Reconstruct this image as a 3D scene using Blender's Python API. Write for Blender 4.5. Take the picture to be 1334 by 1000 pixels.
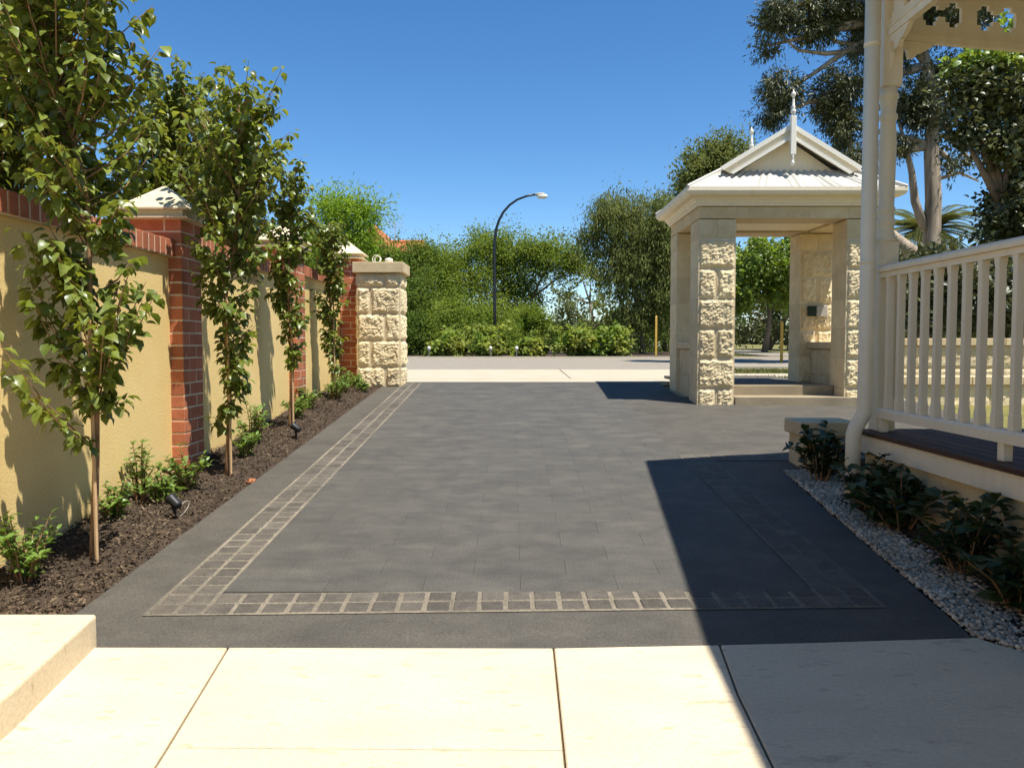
import bpy, math, random
import numpy as np
from mathutils import Vector, Matrix, noise
R = math.radians
for o in list(bpy.data.objects): bpy.data.objects.remove(o)
scene = bpy.context.scene
COL = scene.collection

# ------------------------------------------------------------------ camera
F, HCAM = 1078.0, 1.10
PITCH = math.atan(53 / F)
cam_d = bpy.data.cameras.new('camera'); cam = bpy.data.objects.new('camera', cam_d); COL.objects.link(cam)
cam.location = (0, 0, HCAM); cam.rotation_euler = (R(90) - PITCH, 0, 0)
cam_d.sensor_width = 36; cam_d.lens = 36 * F / 1334; cam_d.clip_start = .05; cam_d.clip_end = 5000
scene.camera = cam
# ------------------------------------------------------------------ sky and sun
SUN = Vector((.33, -.26, 1)).normalized()          # towards the sun
w = bpy.data.worlds.new('World'); scene.world = w; w.use_nodes = True
nt = w.node_tree
sky = nt.nodes.new('ShaderNodeTexSky'); sky.sky_type = 'NISHITA'; sky.sun_disc = False
sky.sun_elevation = math.asin(SUN.z); sky.sun_rotation = math.atan2(SUN.x, SUN.y)
sky.air_density = 1.0; sky.dust_density = 0.0; sky.ozone_density = 3.0; sky.altitude = 1500
bg = nt.nodes['Background']; bg.inputs[1].default_value = .106
hsv = nt.nodes.new('ShaderNodeHueSaturation'); hsv.inputs['Saturation'].default_value = 1.25
nt.links.new(sky.outputs[0], hsv.inputs['Color']); nt.links.new(hsv.outputs[0], bg.inputs[0])
sd = bpy.data.lights.new('sun', 'SUN'); sd.energy = 5.0; sd.angle = R(.53); sd.color = (1, .97, .92)
so = bpy.data.objects.new('sun', sd); COL.objects.link(so)
so.rotation_euler = (-SUN).to_track_quat('-Z', 'Y').to_euler(); so.location = (20, -12, 40)
vs = scene.view_settings; vs.view_transform = 'Standard'; vs.look = 'None'; vs.exposure = 0.66; vs.gamma = 1; vs.use_curve_mapping = False

# ------------------------------------------------------------------ placing by sight line
def ray(x, y):
    r = (x - 667) / F; u = (500 - y) / F
    return Vector((r, math.cos(PITCH) + u * math.sin(PITCH), -math.sin(PITCH) + u * math.cos(PITCH)))
def at(x, y, Y):
    d = ray(x, y); t = Y / d.y; return Vector((d.x * t, Y, HCAM + t * d.z))
def onz(x, y, z=0):
    d = ray(x, y); t = (z - HCAM) / d.z; return Vector((d.x * t, d.y * t, z))
SL = .067
def gz(Y):                                          # height of the drive and beds along Y
    if Y < 3: return 0.
    if Y < 11.4: return SL * (Y - 3)
    if Y < 15.4: return .563 + (Y - 11.4) * .010
    if Y < 40: return .603 + (Y - 15.4) * .015
    return .972

# ------------------------------------------------------------------ materials
MATS = {}
def mat(name, c1, c2=None, scale=8, rough=.75, bump=0, bscale=60, objrand=0, island=0, detail=5, spec=.3, stretch=None, trans=0, c3=None, c3scale=1.5, c3amt=.5, c3lo=.5, metal=0, bdist=.01, speck=0, sscale=150, world=False, c4=None, c4scale=.7, c4amt=.6):
    if name in MATS: return MATS[name]
    m = bpy.data.materials.new(name); m.use_nodes = True; n = m.node_tree.nodes; L = m.node_tree.links
    p = n['Principled BSDF']; p.inputs['Roughness'].default_value = rough; p.inputs['Specular IOR Level'].default_value = spec; p.inputs['Metallic'].default_value = metal
    c2 = c2 or c1
    wb = lambda c: (c[0], c[1]*.955, c[2]*.86) if c else None
    c1, c2, c3 = wb(c1), wb(c2), wb(c3)
    tc = n.new('ShaderNodeTexCoord'); mp = n.new('ShaderNodeMapping')
    L.new(n.new('ShaderNodeNewGeometry').outputs['Position'] if world else tc.outputs['Object'], mp.inputs[0])
    if objrand and not world:
        oi0 = n.new('ShaderNodeObjectInfo'); mu = n.new('ShaderNodeVectorMath'); mu.operation = 'SCALE'; mu.inputs[0].default_value = (37, 71, 53)
        L.new(oi0.outputs['Random'], mu.inputs['Scale']); L.new(mu.outputs[0], mp.inputs['Location'])
    if stretch: mp.inputs['Scale'].default_value = stretch
    nz = n.new('ShaderNodeTexNoise'); nz.inputs['Scale'].default_value = scale; nz.inputs['Detail'].default_value = detail; nz.inputs['Roughness'].default_value = .6
    L.new(mp.outputs[0], nz.inputs[0])
    rp = n.new('ShaderNodeMapRange'); rp.inputs[1].default_value = .32; rp.inputs[2].default_value = .68
    L.new(nz.outputs[0], rp.inputs[0])
    mx = n.new('ShaderNodeMix'); mx.data_type = 'RGBA'
    mx.inputs[6].default_value = (*c1, 1); mx.inputs[7].default_value = (*c2, 1)
    L.new(rp.outputs[0], mx.inputs[0]); out = mx.outputs[2]
    if c3:
        n3 = n.new('ShaderNodeTexNoise'); n3.inputs['Scale'].default_value = c3scale; n3.inputs['Detail'].default_value = 6; L.new(mp.outputs[0], n3.inputs[0])
        r3 = n.new('ShaderNodeMapRange'); r3.inputs[1].default_value = c3lo; r3.inputs[2].default_value = .72; r3.inputs[4].default_value = c3amt; L.new(n3.outputs[0], r3.inputs[0])
        m3 = n.new('ShaderNodeMix'); m3.data_type = 'RGBA'; L.new(r3.outputs[0], m3.inputs[0]); L.new(out, m3.inputs[6]); m3.inputs[7].default_value = (*c3, 1); out = m3.outputs[2]
    if c4:
        n5 = n.new('ShaderNodeTexNoise'); n5.inputs['Scale'].default_value = c4scale; n5.inputs['Detail'].default_value = 8; n5.inputs['Roughness'].default_value = .65; L.new(mp.outputs[0], n5.inputs[0])
        r5 = n.new('ShaderNodeMapRange'); r5.inputs[1].default_value = .48; r5.inputs[2].default_value = .68; r5.inputs[4].default_value = c4amt; L.new(n5.outputs[0], r5.inputs[0])
        m5 = n.new('ShaderNodeMix'); m5.data_type = 'RGBA'; L.new(r5.outputs[0], m5.inputs[0]); L.new(out, m5.inputs[6]); m5.inputs[7].default_value = (*wb(c4), 1); out = m5.outputs[2]
    if speck:
        n4 = n.new('ShaderNodeTexNoise'); n4.inputs['Scale'].default_value = sscale; n4.inputs['Detail'].default_value = 3; n4.inputs['Roughness'].default_value = .7; L.new(tc.outputs['Object'], n4.inputs[0])
        r4 = n.new('ShaderNodeMapRange'); r4.inputs[1].default_value = .3; r4.inputs[2].default_value = .7; r4.inputs[3].default_value = 1-speck; r4.inputs[4].default_value = 1+speck; L.new(n4.outputs[0], r4.inputs[0])
        h4 = n.new('ShaderNodeHueSaturation'); L.new(r4.outputs[0], h4.inputs['Value']); L.new(out, h4.inputs['Color']); out = h4.outputs[0]
    for amt, src in ((objrand, 'obj'), (island, 'isl')):
        if not amt: continue
        if src == 'obj': s = n.new('ShaderNodeObjectInfo').outputs['Random']
        else: s = n.new('ShaderNodeNewGeometry').outputs['Random Per Island']
        rr = n.new('ShaderNodeMapRange'); rr.inputs[3].default_value = 1 - amt; rr.inputs[4].default_value = 1 + amt; L.new(s, rr.inputs[0])
        hv = n.new('ShaderNodeHueSaturation'); L.new(rr.outputs[0], hv.inputs['Value']); L.new(out, hv.inputs['Color']); out = hv.outputs[0]
    L.new(out, p.inputs['Base Color'])
    if bump:
        nb = n.new('ShaderNodeTexNoise'); nb.inputs['Scale'].default_value = bscale; nb.inputs['Detail'].default_value = 5; L.new(mp.outputs[0], nb.inputs[0])
        b = n.new('ShaderNodeBump'); b.inputs['Strength'].default_value = bump; b.inputs['Distance'].default_value = bdist; L.new(nb.outputs[0], b.inputs['Height']); L.new(b.outputs[0], p.inputs['Normal'])
    if trans:
        tr = n.new('ShaderNodeBsdfTranslucent'); ms = n.new('ShaderNodeMixShader'); ms.inputs[0].default_value = trans
        hs = n.new('ShaderNodeHueSaturation'); hs.inputs['Value'].default_value = 1.5; hs.inputs['Hue'].default_value = .485; hs.inputs['Saturation'].default_value = 1.1; L.new(out, hs.inputs['Color'])
        L.new(hs.outputs[0], tr.inputs[0]); L.new(p.outputs[0], ms.inputs[1]); L.new(tr.outputs[0], ms.inputs[2]); L.new(ms.outputs[0], n['Material Output'].inputs[0])
    MATS[name] = m; return m
def leafmat(name, c1, c2, rough=.4, trans=.25, island=.3, spec=.5):
    return mat(name, c1, c2, scale=1.3, rough=rough, trans=trans, island=island, spec=spec, detail=2)

M_drive = mat('drive_coating', (.074, .069, .060), (.098, .091, .079), 5.0, .70, .7, 300, c3=(.122, .110, .092), c3scale=3.2, c3amt=.5, stretch=(1, 1.4, 1), bdist=.003, speck=.34, sscale=110, world=True, c4=(.054, .051, .047), c4scale=2.3, c4amt=.5)
M_paver = mat('drive_paver', (.075, .072, .066), (.099, .095, .085), 6.0, .70, .7, 300, objrand=.05, c3=(.130, .120, .104), c3scale=4.0, c3amt=.6, stretch=(1, 1.5, 1), bdist=.003, speck=.32, sscale=110, world=True, c4=(.052, .051, .050), c4scale=2.8, c4amt=.55)
M_cobble = mat('cobble', (.078, .070, .060), (.118, .106, .090), 14, .7, .8, 90, objrand=.22, bdist=.008, speck=.30, sscale=90)
M_grout = mat('grout', (.17, .148, .115), (.25, .22, .175), 7, .9, .4, 200, c3=(.10, .09, .075), c3scale=1.1, c3amt=.85, world=True, speck=.3, sscale=60)
M_grout2 = mat('shade_toned_grout', (.11, .10, .085), (.17, .15, .125), 9, .9, .4, 200)  # right-hand grout: fainter joints and the house shade, both mixed into its colour
M_trav = mat('travertine', (.60, .515, .375), (.66, .575, .43), 4, .65, .6, 60, objrand=.025, c3=(.33, .26, .17), c3scale=16, c3amt=.6, stretch=(.7, 1.6, 1), bdist=.004, c3lo=.60, speck=.10, sscale=70, c4=(.53, .455, .335), c4scale=1.6, c4amt=.4)
M_travj = mat('travertine_joint', (.13, .09, .05))
M_render = mat('yellow_render', (.75, .555, .235), (.81, .615, .28), 2.2, .9, .5, 70, c3=(.64, .455, .175), c3scale=1.3, c3amt=.6, bdist=.004, speck=.07, sscale=60, c4=(.80, .62, .30), c4scale=.6, c4amt=.6)
M_brick = mat('red_brick', (.35, .112, .055), (.47, .168, .086), 9, .8, .5, 130, objrand=.22, bdist=.004, speck=.15, sscale=120)
M_mortar = mat('mortar', (.60, .49, .36), (.70, .59, .45), 20, .95, .4, 150)
M_cap = mat('cap_render', (.62, .54, .38), (.70, .62, .46), 6, .85, .25, 120, objrand=.05)
M_stone = mat('limestone', (.63, .52, .325), (.74, .63, .43), 7, .9, .45, 55, objrand=.13, c3=(.54, .42, .26), c3scale=4, c3amt=.5, bdist=.012)
M_stone_s = mat('sawn_limestone', (.57, .455, .275), (.67, .55, .36), 7, .9, .45, 70, objrand=.07, c3=(.50, .38, .23), c3scale=5, c3amt=.4, bdist=.005, speck=.12, sscale=60)
M_cream = mat('cream_paint', (.82, .735, .575), (.86, .775, .615), 3, .5, .25, 14, c3=(.74, .645, .49), c3scale=2.0, c3amt=.5, stretch=(6, 6, 1), bdist=.002)
M_white = mat('white_paint', (.78, .76, .70), (.82, .80, .74), 3, .4)
M_iron = mat('corrugated_iron', (.50, .49, .46), (.55, .54, .51), 5, .4)
M_deck = mat('deck_timber', (.055, .025, .014), (.09, .042, .024), 5, .6, .3, 80, objrand=.25, stretch=(8, 1, 8))
M_base = mat('base_render', (.60, .47, .26), (.66, .53, .32), 4, .85, .3, 120)
M_soil = mat('soil', (.045, .031, .021), (.085, .060, .041), 16, .95, 1, 50, bdist=.03)
M_chip = mat('mulch_chip', (.05, .036, .024), (.15, .11, .072), 3, .95, island=.5)
M_pebble = mat('pebble', (.34, .295, .23), (.58, .51, .41), 6, .6, island=.35)
M_concrete = mat('pale_concrete', (.42, .375, .295), (.48, .43, .345), 3, .8, .2, 90)
M_asph = mat('road_asphalt', (.24, .217, .183), (.29, .262, .223), 6, .85, .4, 120, speck=.2, sscale=60)
M_kerb = mat('kerb', (.50, .44, .34), (.58, .52, .42), 4, .85)
M_grassg = mat('grass_ground', (.12, .13, .035), (.22, .19, .06), 5, .95, .6, 60)
M_bark = mat('bark', (.16, .12, .085), (.26, .20, .15), 10, .9, .6, 30, stretch=(3, 3, .5))
M_gum = mat('gum_bark', (.20, .155, .115), (.48, .41, .33), 4, .8, .5, 12, stretch=(3, 3, .35), c3=(.12, .09, .07), c3scale=3, c3amt=.7)
M_twig = mat('twig', (.22, .13, .07), (.32, .20, .11), 12, .85)
M_stake = mat('stake', (.50, .33, .18), (.60, .42, .25), 12, .8, stretch=(6, 6, 1))
M_step = mat('step_stone', (.27, .225, .155), (.36, .305, .215), 6, .85, .4, 60, c3=(.18, .15, .11), c3scale=3, c3amt=.6)
M_black = mat('black_metal', (.02, .02, .022), None, 5, .45)
M_pole = mat('dark_pole', (.012, .014, .016), None, 5, .4, spec=.5)
M_yel = mat('yellow_post', (.62, .38, .06), (.7, .45, .10), 4, .7)
M_terra = mat('terracotta', (.34, .13, .06), (.42, .18, .09), 9, .8)
M_tile = mat('roof_tile', (.42, .13, .05), (.55, .20, .09), 6, .8, .6, 12)
M_wallfar = mat('far_wall', (.45, .25, .15), (.55, .33, .2), 3, .9)
M_hose = mat('cream_plastic', (.75, .72, .62), None, 3, .5)
M_dark = mat('dark_glass', (.015, .03, .02), None, 3, .3)
M_grey = mat('grey_metal', (.40, .38, .34), None, 3, .5)
L_pear = leafmat('pear_leaf', (.105, .155, .026), (.23, .275, .055), .36, .38, .4, .5)
L_pear2 = leafmat('pear_leaf_back', (.125, .17, .028), (.235, .265, .055), .40, .40, .4, .4)
L_shrub = leafmat('shrub_leaf', (0.085, 0.17, 0.03), (0.2, 0.3, 0.06), .35, .28, .35)
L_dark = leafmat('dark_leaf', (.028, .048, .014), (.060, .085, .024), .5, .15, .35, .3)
L_olive = leafmat('olive_leaf', (0.115, 0.185, 0.03), (0.225, 0.285, 0.058), .8, .40, .25, .12)
L_olived = leafmat('deep_olive_leaf', (0.075, 0.13, 0.026), (0.165, 0.225, 0.05), .8, .40, .25, .12)
L_weep = leafmat('weeping_leaf', (0.115, 0.15, 0.042), (0.215, 0.245, 0.085), .8, .40, .25, .12)
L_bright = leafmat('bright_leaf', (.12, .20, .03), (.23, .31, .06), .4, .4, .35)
L_jac = leafmat('jacaranda_leaf', (0.14, 0.25, 0.03), (0.24, 0.36, 0.055), .8, .40, .25, .12)
L_hyd = leafmat('flowering_bush_leaf', (0.15, 0.25, 0.045), (0.34, 0.37, 0.1), .8, .40, .25, .12)
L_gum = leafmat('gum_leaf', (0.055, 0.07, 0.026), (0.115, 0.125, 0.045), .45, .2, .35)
L_far = leafmat('far_leaf', (0.1, 0.13, 0.05), (0.17, 0.19, 0.08), .8, .40, .25, .12)
L_palm = leafmat('palm_leaf', (0.07, 0.1, 0.03), (0.2, 0.21, 0.06), .4, .25, .3)
L_grass = leafmat('grass_blade', (.13, .17, .035), (.27, .25, .08), .6, .3, .4)

# ------------------------------------------------------------------ mesh helpers
class MB:
    def __init__(s): s.v = []; s.f = []
    def add(s, vs, fs):
        k = len(s.v); s.v += [tuple(v) for v in vs]; s.f += [tuple(i + k for i in f) for f in fs]; return s
    def box(s, x0, x1, y0, y1, z0, z1):
        return s.add([(x0,y0,z0),(x1,y0,z0),(x1,y1,z0),(x0,y1,z0),(x0,y0,z1),(x1,y0,z1),(x1,y1,z1),(x0,y1,z1)],
              [(3,2,1,0),(4,5,6,7),(0,1,5,4),(1,2,6,5),(2,3,7,6),(3,0,4,7)])
    def cbox(s, x0, x1, y0, y1, z0, z1, b=.004):      # box with chamfered edges all round
        xs = (x0, x0+b, x1-b, x1); ys = (y0, y0+b, y1-b, y1); zs = (z0, z0+b, z1-b, z1)
        vs = {}; L = []
        def V(i, j, k):
            if (i, j, k) not in vs: vs[(i, j, k)] = len(L); L.append((xs[i], ys[j], zs[k]))
            return vs[(i, j, k)]
        f = []
        for a in (0, 3):
            f.append([V(a,1,1),V(a,2,1),V(a,2,2),V(a,1,2)][::1 if a else -1])
            f.append([V(1,a,1),V(2,a,1),V(2,a,2),V(1,a,2)][::-1 if a else 1])
            f.append([V(1,1,a),V(2,1,a),V(2,2,a),V(1,2,a)][::1 if a else -1])
        for i, ii in ((0,1),(3,2)):
            for j, jj in ((0,1),(3,2)):
                f.append([V(i,jj,1),V(ii,j,1),V(ii,j,2),V(i,jj,2)]); f.append([V(i,1,jj),V(ii,1,j),V(ii,2,j),V(i,2,jj)]); f.append([V(1,i,jj),V(1,ii,j),V(2,ii,j),V(2,i,jj)])
                for k, kk in ((0,1),(3,2)): 
                    if True: f.append([V(i,jj,kk),V(ii,j,kk),V(ii,jj,k)])
        return s.add(L, f)
    def tube(s, pts, rad, n=8, cap=True):
        pts = [Vector(p) for p in pts]; k0 = len(s.v)
        if not hasattr(rad, '__len__'): rad = [rad] * len(pts)
        up = Vector((0, 0, 1)); prev = None
        for i, p in enumerate(pts):
            t = (pts[min(i+1, len(pts)-1)] - pts[max(i-1, 0)]).normalized()
            if prev is None: a = t.orthogonal().normalized()
            else: a = (prev - t * prev.dot(t)); a = a.normalized() if a.length > 1e-6 else t.orthogonal().normalized()
            prev = a; b = t.cross(a)
            for j in range(n):
                an = 2 * math.pi * j / n; q = p + (a * math.cos(an) + b * math.sin(an)) * rad[i]; s.v.append(tuple(q))
        for i in range(len(pts) - 1):
            for j in range(n):
                j2 = (j + 1) % n; s.f.append((k0+i*n+j, k0+i*n+j2, k0+(i+1)*n+j2, k0+(i+1)*n+j))
        if cap: s.f.append(tuple(k0+j for j in range(n))[::-1]); s.f.append(tuple(k0+(len(pts)-1)*n+j for j in range(n)))
        return s
    def lathe(s, prof, c=(0,0), n=20):
        k0 = len(s.v)
        for r, z in prof:
            for j in range(n):
                an = 2*math.pi*j/n; s.v.append((c[0]+r*math.cos(an), c[1]+r*math.sin(an), z))
        for i in range(len(prof)-1):
            for j in range(n): s.f.append((k0+i*n+j, k0+i*n+(j+1)%n, k0+(i+1)*n+(j+1)%n, k0+(i+1)*n+j))
        s.f.append(tuple(k0+j for j in range(n))[::-1]); s.f.append(tuple(k0+(len(prof)-1)*n+j for j in range(n))); return s
    def prism(s, poly, d0, d1, fr=lambda a, b, d: (a, d, b)):   # polygon in (a,b), extruded d0..d1
        n = len(poly); vs = [fr(a, b, d0) for a, b in poly] + [fr(a, b, d1) for a, b in poly]
        return s.add(vs, [tuple(range(n))[::-1], tuple(range(n, 2*n))] + [(i, (i+1)%n, n+(i+1)%n, n+i) for i in range(n)])
    def mesh(s, name):
        me = bpy.data.meshes.new(name); me.from_pydata(s.v, [], s.f); me.update(); return me
    def build(s, name, m, parent=None, smooth=False, **k):
        me = s.mesh(name); 
        if smooth: me.polygons.foreach_set('use_smooth', [True]*len(me.polygons))
        return obj(name, me, m, parent, **k)
def fixnormals(me):
    import bmesh
    b = bmesh.new(); b.from_mesh(me); bmesh.ops.recalc_face_normals(b, faces=b.faces); b.to_mesh(me); b.free()
def obj(name, me, m=None, parent=None, loc=None, label=None, cat=None, group=None, kind=None):
    o = bpy.data.objects.new(name, me); COL.objects.link(o)
    if m and me and not me.materials: me.materials.append(m)
    if parent: o.parent = parent
    if loc: o.location = loc
    if label: o['label'] = label
    if cat: o['category'] = cat
    if group: o['group'] = group
    if kind: o['kind'] = kind
    return o
def empty(name, loc, label, cat, group=None):
    o = obj(name, None, loc=loc, label=label, cat=cat, group=group); o.empty_display_size = .1; return o
def npmesh(name, V, T, m, smooth=False):
    me = bpy.data.meshes.new(name); nv, nf = len(V), len(T)
    me.vertices.add(nv); me.vertices.foreach_set('co', V.astype(np.float32).ravel())
    me.loops.add(nf*3); me.loops.foreach_set('vertex_index', T.astype(np.int32).ravel())
    me.polygons.add(nf); me.polygons.foreach_set('loop_start', np.arange(0, nf*3, 3, dtype=np.int32)); me.polygons.foreach_set('loop_total', np.full(nf, 3, dtype=np.int32))
    me.update(calc_edges=True); me.materials.append(m)
    if smooth: me.polygons.foreach_set('use_smooth', np.ones(nf, dtype=bool))
    return me

# ------------------------------------------------------------------ leaves
PEAR_T = np.array([(0,0,0),(.28,-.33,.10),(.3,0,.01),(.28,.33,.10),(.64,-.29,.05),(.66,0,-.05),(.64,.29,.05),(1,0,-.24)], float)
PEAR_F = np.array([(0,2,1),(0,3,2),(1,2,5),(1,5,4),(2,3,6),(2,6,5),(4,5,7),(5,6,7)])
LONG_T = PEAR_T * np.array([1,.62,.8]); QUAD_T = np.array([(0,0,0),(.45,-.28,.06),(1,0,-.05),(.45,.28,.06)], float); QUAD_F = np.array([(0,2,1),(0,3,2)])
NARR_T = QUAD_T * np.array([1,.45,1])
def leaf_frames(D, N):
    D = D / np.linalg.norm(D, axis=1, keepdims=True)
    X = np.cross(D, N); X /= (np.linalg.norm(X, axis=1, keepdims=True) + 1e-9); Z = np.cross(X, D); return D, X, Z
def leaves_np(P, D, N, S, T, Fc):
    D, X, Z = leaf_frames(D, N); S = S[:, None, None]
    V = P[:, None] + S * (T[None, :, 0:1]*D[:, None] + T[None, :, 1:2]*X[:, None] + T[None, :, 2:3]*Z[:, None])
    k = len(T); Fa = (Fc[None] + (np.arange(len(P))*k)[:, None, None]).reshape(-1, 3)
    return V.reshape(-1, 3), Fa
def blob_leaves(rng, blobs, n, size, clump=.3, per=26, droop=.3, outward=.6, inner=.35, sizevar=.35, stringy=0, lobes=5, gaps=.02, up=.45):
    """sprays of leaves on lobed ellipsoids, with gaps where a noise field runs low"""
    B = np.array(blobs, float)
    if lobes:
        L_ = [B*np.array([1,1,1,.82,.82,.82])]
        for b_ in B:
            u = rng.normal(size=(lobes,3)); u /= np.linalg.norm(u, axis=1, keepdims=True); u[:,2] = np.abs(u[:,2])*.9-.25*rng.random(lobes); f = .28+.24*rng.random((lobes,1))
            L_.append(np.c_[b_[:3]+u*b_[3:6]*.80, b_[3:6]*f])
        B = np.vstack(L_)
    vol = (B[:,3]*B[:,4]*B[:,5])**.70; vol /= vol.sum()
    nc = max(1, int(n // per * 1.5)); bi = rng.choice(len(B), nc, p=vol)
    u = rng.normal(size=(nc,3)); u /= np.linalg.norm(u, axis=1, keepdims=True)
    rr = np.where(rng.random(nc) < inner, rng.random(nc)**.5*.8, .72+.31*rng.random(nc))
    C = B[bi,:3] + u*rr[:,None]*B[bi,3:6]
    fq = 1.9/np.mean(B[:len(blobs),3:6])
    nv = np.array([noise.noise((c[0]*fq, c[1]*fq, c[2]*fq)) + .6*noise.noise((c[0]*fq*2.7, c[1]*fq*2.7, c[2]*fq*2.7)) for c in C])
    keep = (nv > gaps) | ((rr < .7) & (nv > gaps-.28)); keep &= rng.random(nc) < .92
    C, u = C[keep], u[keep]; nc = len(C)
    ax = u*outward + rng.normal(size=(nc,3))*.45; ax[:,2] += up - 1.4*stringy; ax /= np.linalg.norm(ax, axis=1, keepdims=True)
    ci = np.repeat(np.arange(nc), per); m = len(ci)
    cs = clump*(.5+1.0*rng.random(nc))[ci]; t = -.45+1.35*rng.random(m)
    P = C[ci] + ax[ci]*(t*cs*(1.25+.8*stringy))[:,None] + rng.normal(size=(m,3))*(cs*.30*(1.1-.55*np.maximum(t,0))/(1+.3*stringy))[:,None]
    D = ax[ci]*.8 + u[ci]*.25 + rng.normal(size=(m,3))*.6; D[:,2] -= droop
    N = rng.normal(size=(m,3))*.55 + u[ci]*.45; N[:,2] += .7
    S = size*(1 - sizevar + 2*sizevar*rng.random(m))
    return P, D, N, S
def tree(name, label, group, base, blobs, n, size, lm, trunk=None, limbs=(), bm=None, T=QUAD_T, Fc=QUAD_F, seed=1, cat='tree', rt=.12, **kw):
    """base: world point; blobs in world coordinates; trunk: list of points"""
    rng = np.random.default_rng(seed); e = empty(name, base, label, cat, group); b = np.array(base)
    P, D, N, S = blob_leaves(rng, blobs, n, size, **kw); P[:,2] = np.maximum(P[:,2], base[2]+.02)
    V, Fa = leaves_np(P - b, D, N, S, T, Fc)
    obj('crown' if cat == 'tree' else 'foliage', npmesh('foliage', V, Fa, lm), None, e)
    mb = MB(); B = np.array(blobs); rnd = random.Random(seed)
    top = Vector(B[:, :3].mean(0)); base = Vector(base)
    pts = [Vector(p) - base for p in trunk] if trunk else [Vector((0,0,-.1)), (top-base)*.35 + Vector((rnd.uniform(-.1,.1),0,0)), (top-base)*.8]
    mb.tube(pts, [rt*(1 - .6*i/(len(pts)-1)) for i in range(len(pts))], 8)
    for bl in blobs:
        c = Vector(bl[:3]) - base; st = min(pts[:], key=lambda p: (p-c).length); mid = st.lerp(c, .5) + Vector((0,0,.1*bl[5]))
        if (c-st).length > .05: mb.tube([st, mid, c], [rt*.42, rt*.3, rt*.12], 6)
    for l in limbs: mb.tube([Vector(p)-base for p in l[0]], l[1], 7)
    mb.build('trunk' if cat == 'tree' else 'stem', bm or M_bark, e, smooth=True)
    return e
def pxblob(x, y, Y, rx, ry, rd=None):               # ellipsoid seen at a picture spot at depth Y
    c = at(x, y, Y); s = Y / F; return (c.x, c.y, c.z, rx*s, (rd if rd else rx)*s, ry*s)

# =================================================================== THE SETTING
# ground: one sheet following the fall of the site
ys = [-60, -5, 3, 11.4, 15.4, 22, 40, 90, 300, 2500]; xs = [-1500, -60, -8, -2.6, 6, 60, 1500]
mb = MB(); mb.add([(x, y, gz(y) - (.06 if y < 15 else .05)) for y in ys for x in xs], [(j*len(xs)+i, j*len(xs)+i+1, (j+1)*len(xs)+i+1, (j+1)*len(xs)+i) for j in range(len(ys)-1) for i in range(len(xs)-1)])
mb.build('ground', M_grassg, kind='structure')
# driveway sheet
poly = [(-1.75, 2.955), (.15, 2.945), (.76, 2.975), (1.72, 3.05), (1.92, 5.82), (2.45, 5.82), (2.45, 6.3), (4.6, 6.3), (4.6, 9.9), (2.0, 9.9), (2.0, 11.42), (-1.42, 11.42), (-1.42, 10.9), (-1.72, 10.9)]
def sheet(name, poly, zf, m, off, kind='structure', parent=None, thick=.05):
    n = len(poly); vs = [(x, y, zf(y)+off) for x, y in poly] + [(x, y, zf(y)+off-thick) for x, y in poly]
    me = MB().add(vs, [tuple(range(n))] + [(i, n+i, n+(i+1)%n, (i+1)%n) for i in range(n)]).mesh(name)
    return obj(name, me, m, parent, kind=kind if not parent else None)
DRZ = lambda y: SL*(y-3)
drive = sheet('driveway', poly, DRZ, M_drive, 0)
piece_cache = {}
def tilted(name, x0, x1, y0, y1, top, m, parent, key=None, t=.02, b=.003, rot=0):
    """a small slab lying on the drive, mesh shared between pieces of one size"""
    w_, d_ = round(x1-x0, 3), round(y1-y0, 3); k = (name, w_, d_, key)
    if k not in piece_cache:
        q = MB().cbox(-w_/2, w_/2, -d_/2, d_/2, -t, 0, b); me = q.mesh(name); fixnormals(me); me.materials.append(m); piece_cache[k] = me
    yc = (y0+y1)/2
    o = obj(name, piece_cache[k], None, parent, loc=((x0+x1)/2, yc, DRZ(yc)+top)); o.rotation_euler = (math.atan(SL), 0, rot); return o
rnd = random.Random(4)
# field of large pavers between the cobble bands
row = 0; y = 3.50; ph = .212; pw = .424
while y < 11.15:
    x = -1.235 - (pw*.5 if row % 2 else 0); h_ = min(ph, 11.2-y)
    while x < 1.29:
        a, b_ = max(x, -1.235), min(x+pw, 1.29)
        if b_-a > .05: tilted('paver', a+.0003, b_-.0003, y+.0002, y+h_-.0002, .004+rnd.uniform(-.0001, .0001), M_paver, drive, b=.0004, t=.012)
        x += pw
    y += ph; row += 1
# cobble bands on a pale grout bed
cp = .108
def grout(pts, m=None): 
    n = len(pts); me = MB().add([(x, y, DRZ(y)+.0035) for x, y in pts], [tuple(range(n))]).mesh('grout_bed'); obj('grout_bed', me, m or M_grout, drive)
LX, RX = -1.462, 1.305
grout([(LX-.010, 3.468), (LX+2*cp+.010, 3.468), (LX+2*cp+.010, 11.38), (LX-.010, 11.38)])
yy = 3.47
while yy < 11.3:
    for k in range(2):
        j = [rnd.uniform(-.003, .003) for _ in range(3)]
        tilted('cobble', LX+k*cp+.0065+j[0]*.6, LX+(k+1)*cp-.0065+j[0]*.6, yy+.006, yy+cp-.006, .0065+j[1]*.6, M_cobble, drive, key='l', rot=j[2]*9, b=.005)
    yy += cp
SK = .030
near = lambda x: 3.248 + SK*(x-LX)
xe = RX+2*cp
grout([(LX-.010, near(LX)-.010), (xe+.010, near(xe)-.010), (xe+.010, near(xe)+2*cp+.004), (LX-.010, near(LX)+2*cp+.003)])
nx = int((xe-LX)/cp); cw = (xe-LX)/nx
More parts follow.
